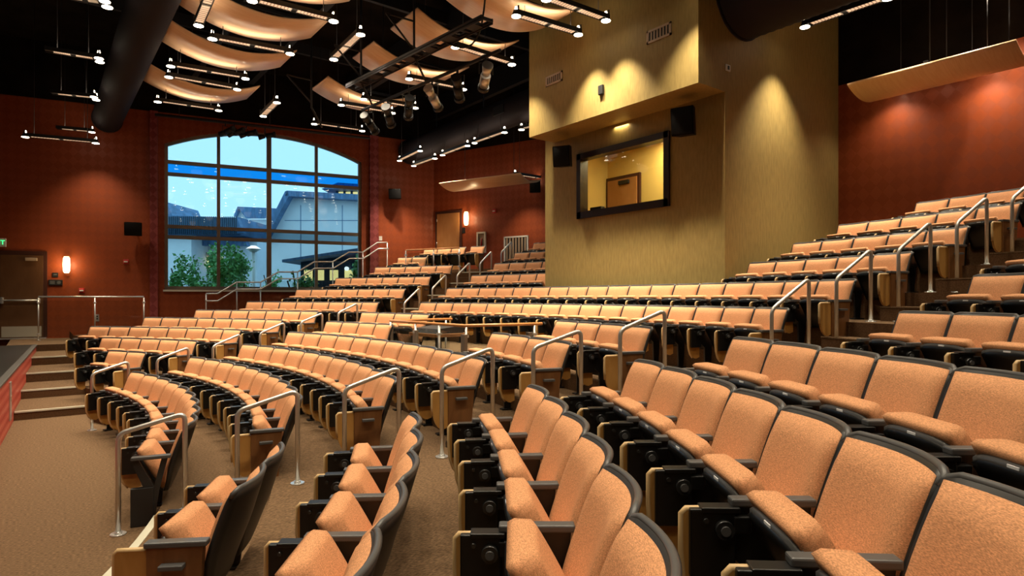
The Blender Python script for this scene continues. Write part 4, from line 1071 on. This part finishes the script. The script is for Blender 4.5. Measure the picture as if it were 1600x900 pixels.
m = MB(); m.prism([(X(455), zpx(412, D6)), (X(600), zpx(390, D6)), (X(600), zpx(386, D6)), (X(455), zpx(408, D6))], -1.2, 6, M['tile']); m.obj('roof', b)
m = MB()
for px in (482, 500, 522, 545): m.box(X(px)-0.2, X(px)+0.2, -0.03, 0.0, zpx(438, D6), zpx(422, D6), M['extlit'])
m.obj('window', b)
m = MB(); m.cyl((X(543), -0.2, zpx(420, D6)), (X(543), -0.1, zpx(420, D6)), 0.10, M['bulb'], 12); m.obj('wall_light', b)
D7 = 32.0
lp = empty('street_lamp', 'white street lamp outside, seen through the second window pane', 'street lamp', None, mtx=fr_out(396, D7))
m = MB(); m.cyl((0, 0, -0.5), (0, 0, zpx(394, D7)), 0.09, M['white'], 10); m.obj('pole', lp)
m = MB(); m.cyl((0, 0, zpx(394, D7)), (0, 0, zpx(389, D7)), 0.12, M['white'], 14, r2=0.38); m.cyl((0, 0, zpx(389, D7)), (0, 0, zpx(384, D7)), 0.38, M['bulb'], 16, r2=0.12); m.obj('lamp_head', lp)
def tree(px, dist, top_py, w_px, n, label, kind='deciduous_tree'):
    t = empty(kind, label, 'tree', 'trees outside the window', mtx=fr_out(px, dist))
    zt_ = zpx(top_py, dist); h = zt_+0.5; rw = w_px/FPX*dist/2
    rnd = random.Random(px)
    m_ = MB(); m_.cyl((0, 0, -0.5), (0, 0, zt_-h*0.35), 0.09, M['bark'], 8, r2=0.04)
    for i in range(6):
        a = rnd.uniform(0, 2*PI); m_.cyl((0, 0, h*0.15+0.25*i-0.3), (math.cos(a)*rw*0.6, math.sin(a)*rw*0.6, h*0.30+0.4*i), 0.03, M['bark'], 5)
    m_.obj('trunk', t)
    f = MB(); fi = f.mi(M['leaf'])
    bl = [(rnd.gauss(0, rw*0.42), rnd.gauss(0, rw*0.42), rnd.uniform(0.1, 0.95)) for _ in range(26)]
    for i in range(n):
        c = rnd.choice(bl); x = c[0]*(1.15-c[2]*0.7)+rnd.gauss(0, rw*0.18); y = c[1]+rnd.gauss(0, rw*0.18); z = -0.3+h*c[2]*0.95+rnd.gauss(0, h*0.05)
        s_ = rnd.uniform(0.05, 0.11); a = Vector((rnd.uniform(-1, 1), rnd.uniform(-1, 1), rnd.uniform(-1, 1))).normalized(); b_ = a.orthogonal().normalized()
        p = Vector((x, y, z)); fc = f.bm.faces.new([f.bm.verts.new(p+a*s_), f.bm.verts.new(p+b_*s_*0.6), f.bm.verts.new(p-a*s_), f.bm.verts.new(p-b_*s_*0.6)]); fc.material_index = fi
    f.obj('foliage', t)
tree(287, 27, 402, 62, 2600, 'small leafy tree in the lower left window pane')
tree(338, 30, 386, 46, 3000, 'leafy tree left of the first window mullion')
tree(360, 26, 388, 70, 3600, 'bushy tree just left of the street lamp')
tree(468, 24, 425, 70, 2000, 'low bush behind the stair rail in the third pane')
tree(560, 26, 402, 30, 1500, 'small tree at the right edge of the window')
tree(425, 34, 420, 40, 1200, 'low shrub right of the street lamp foot')
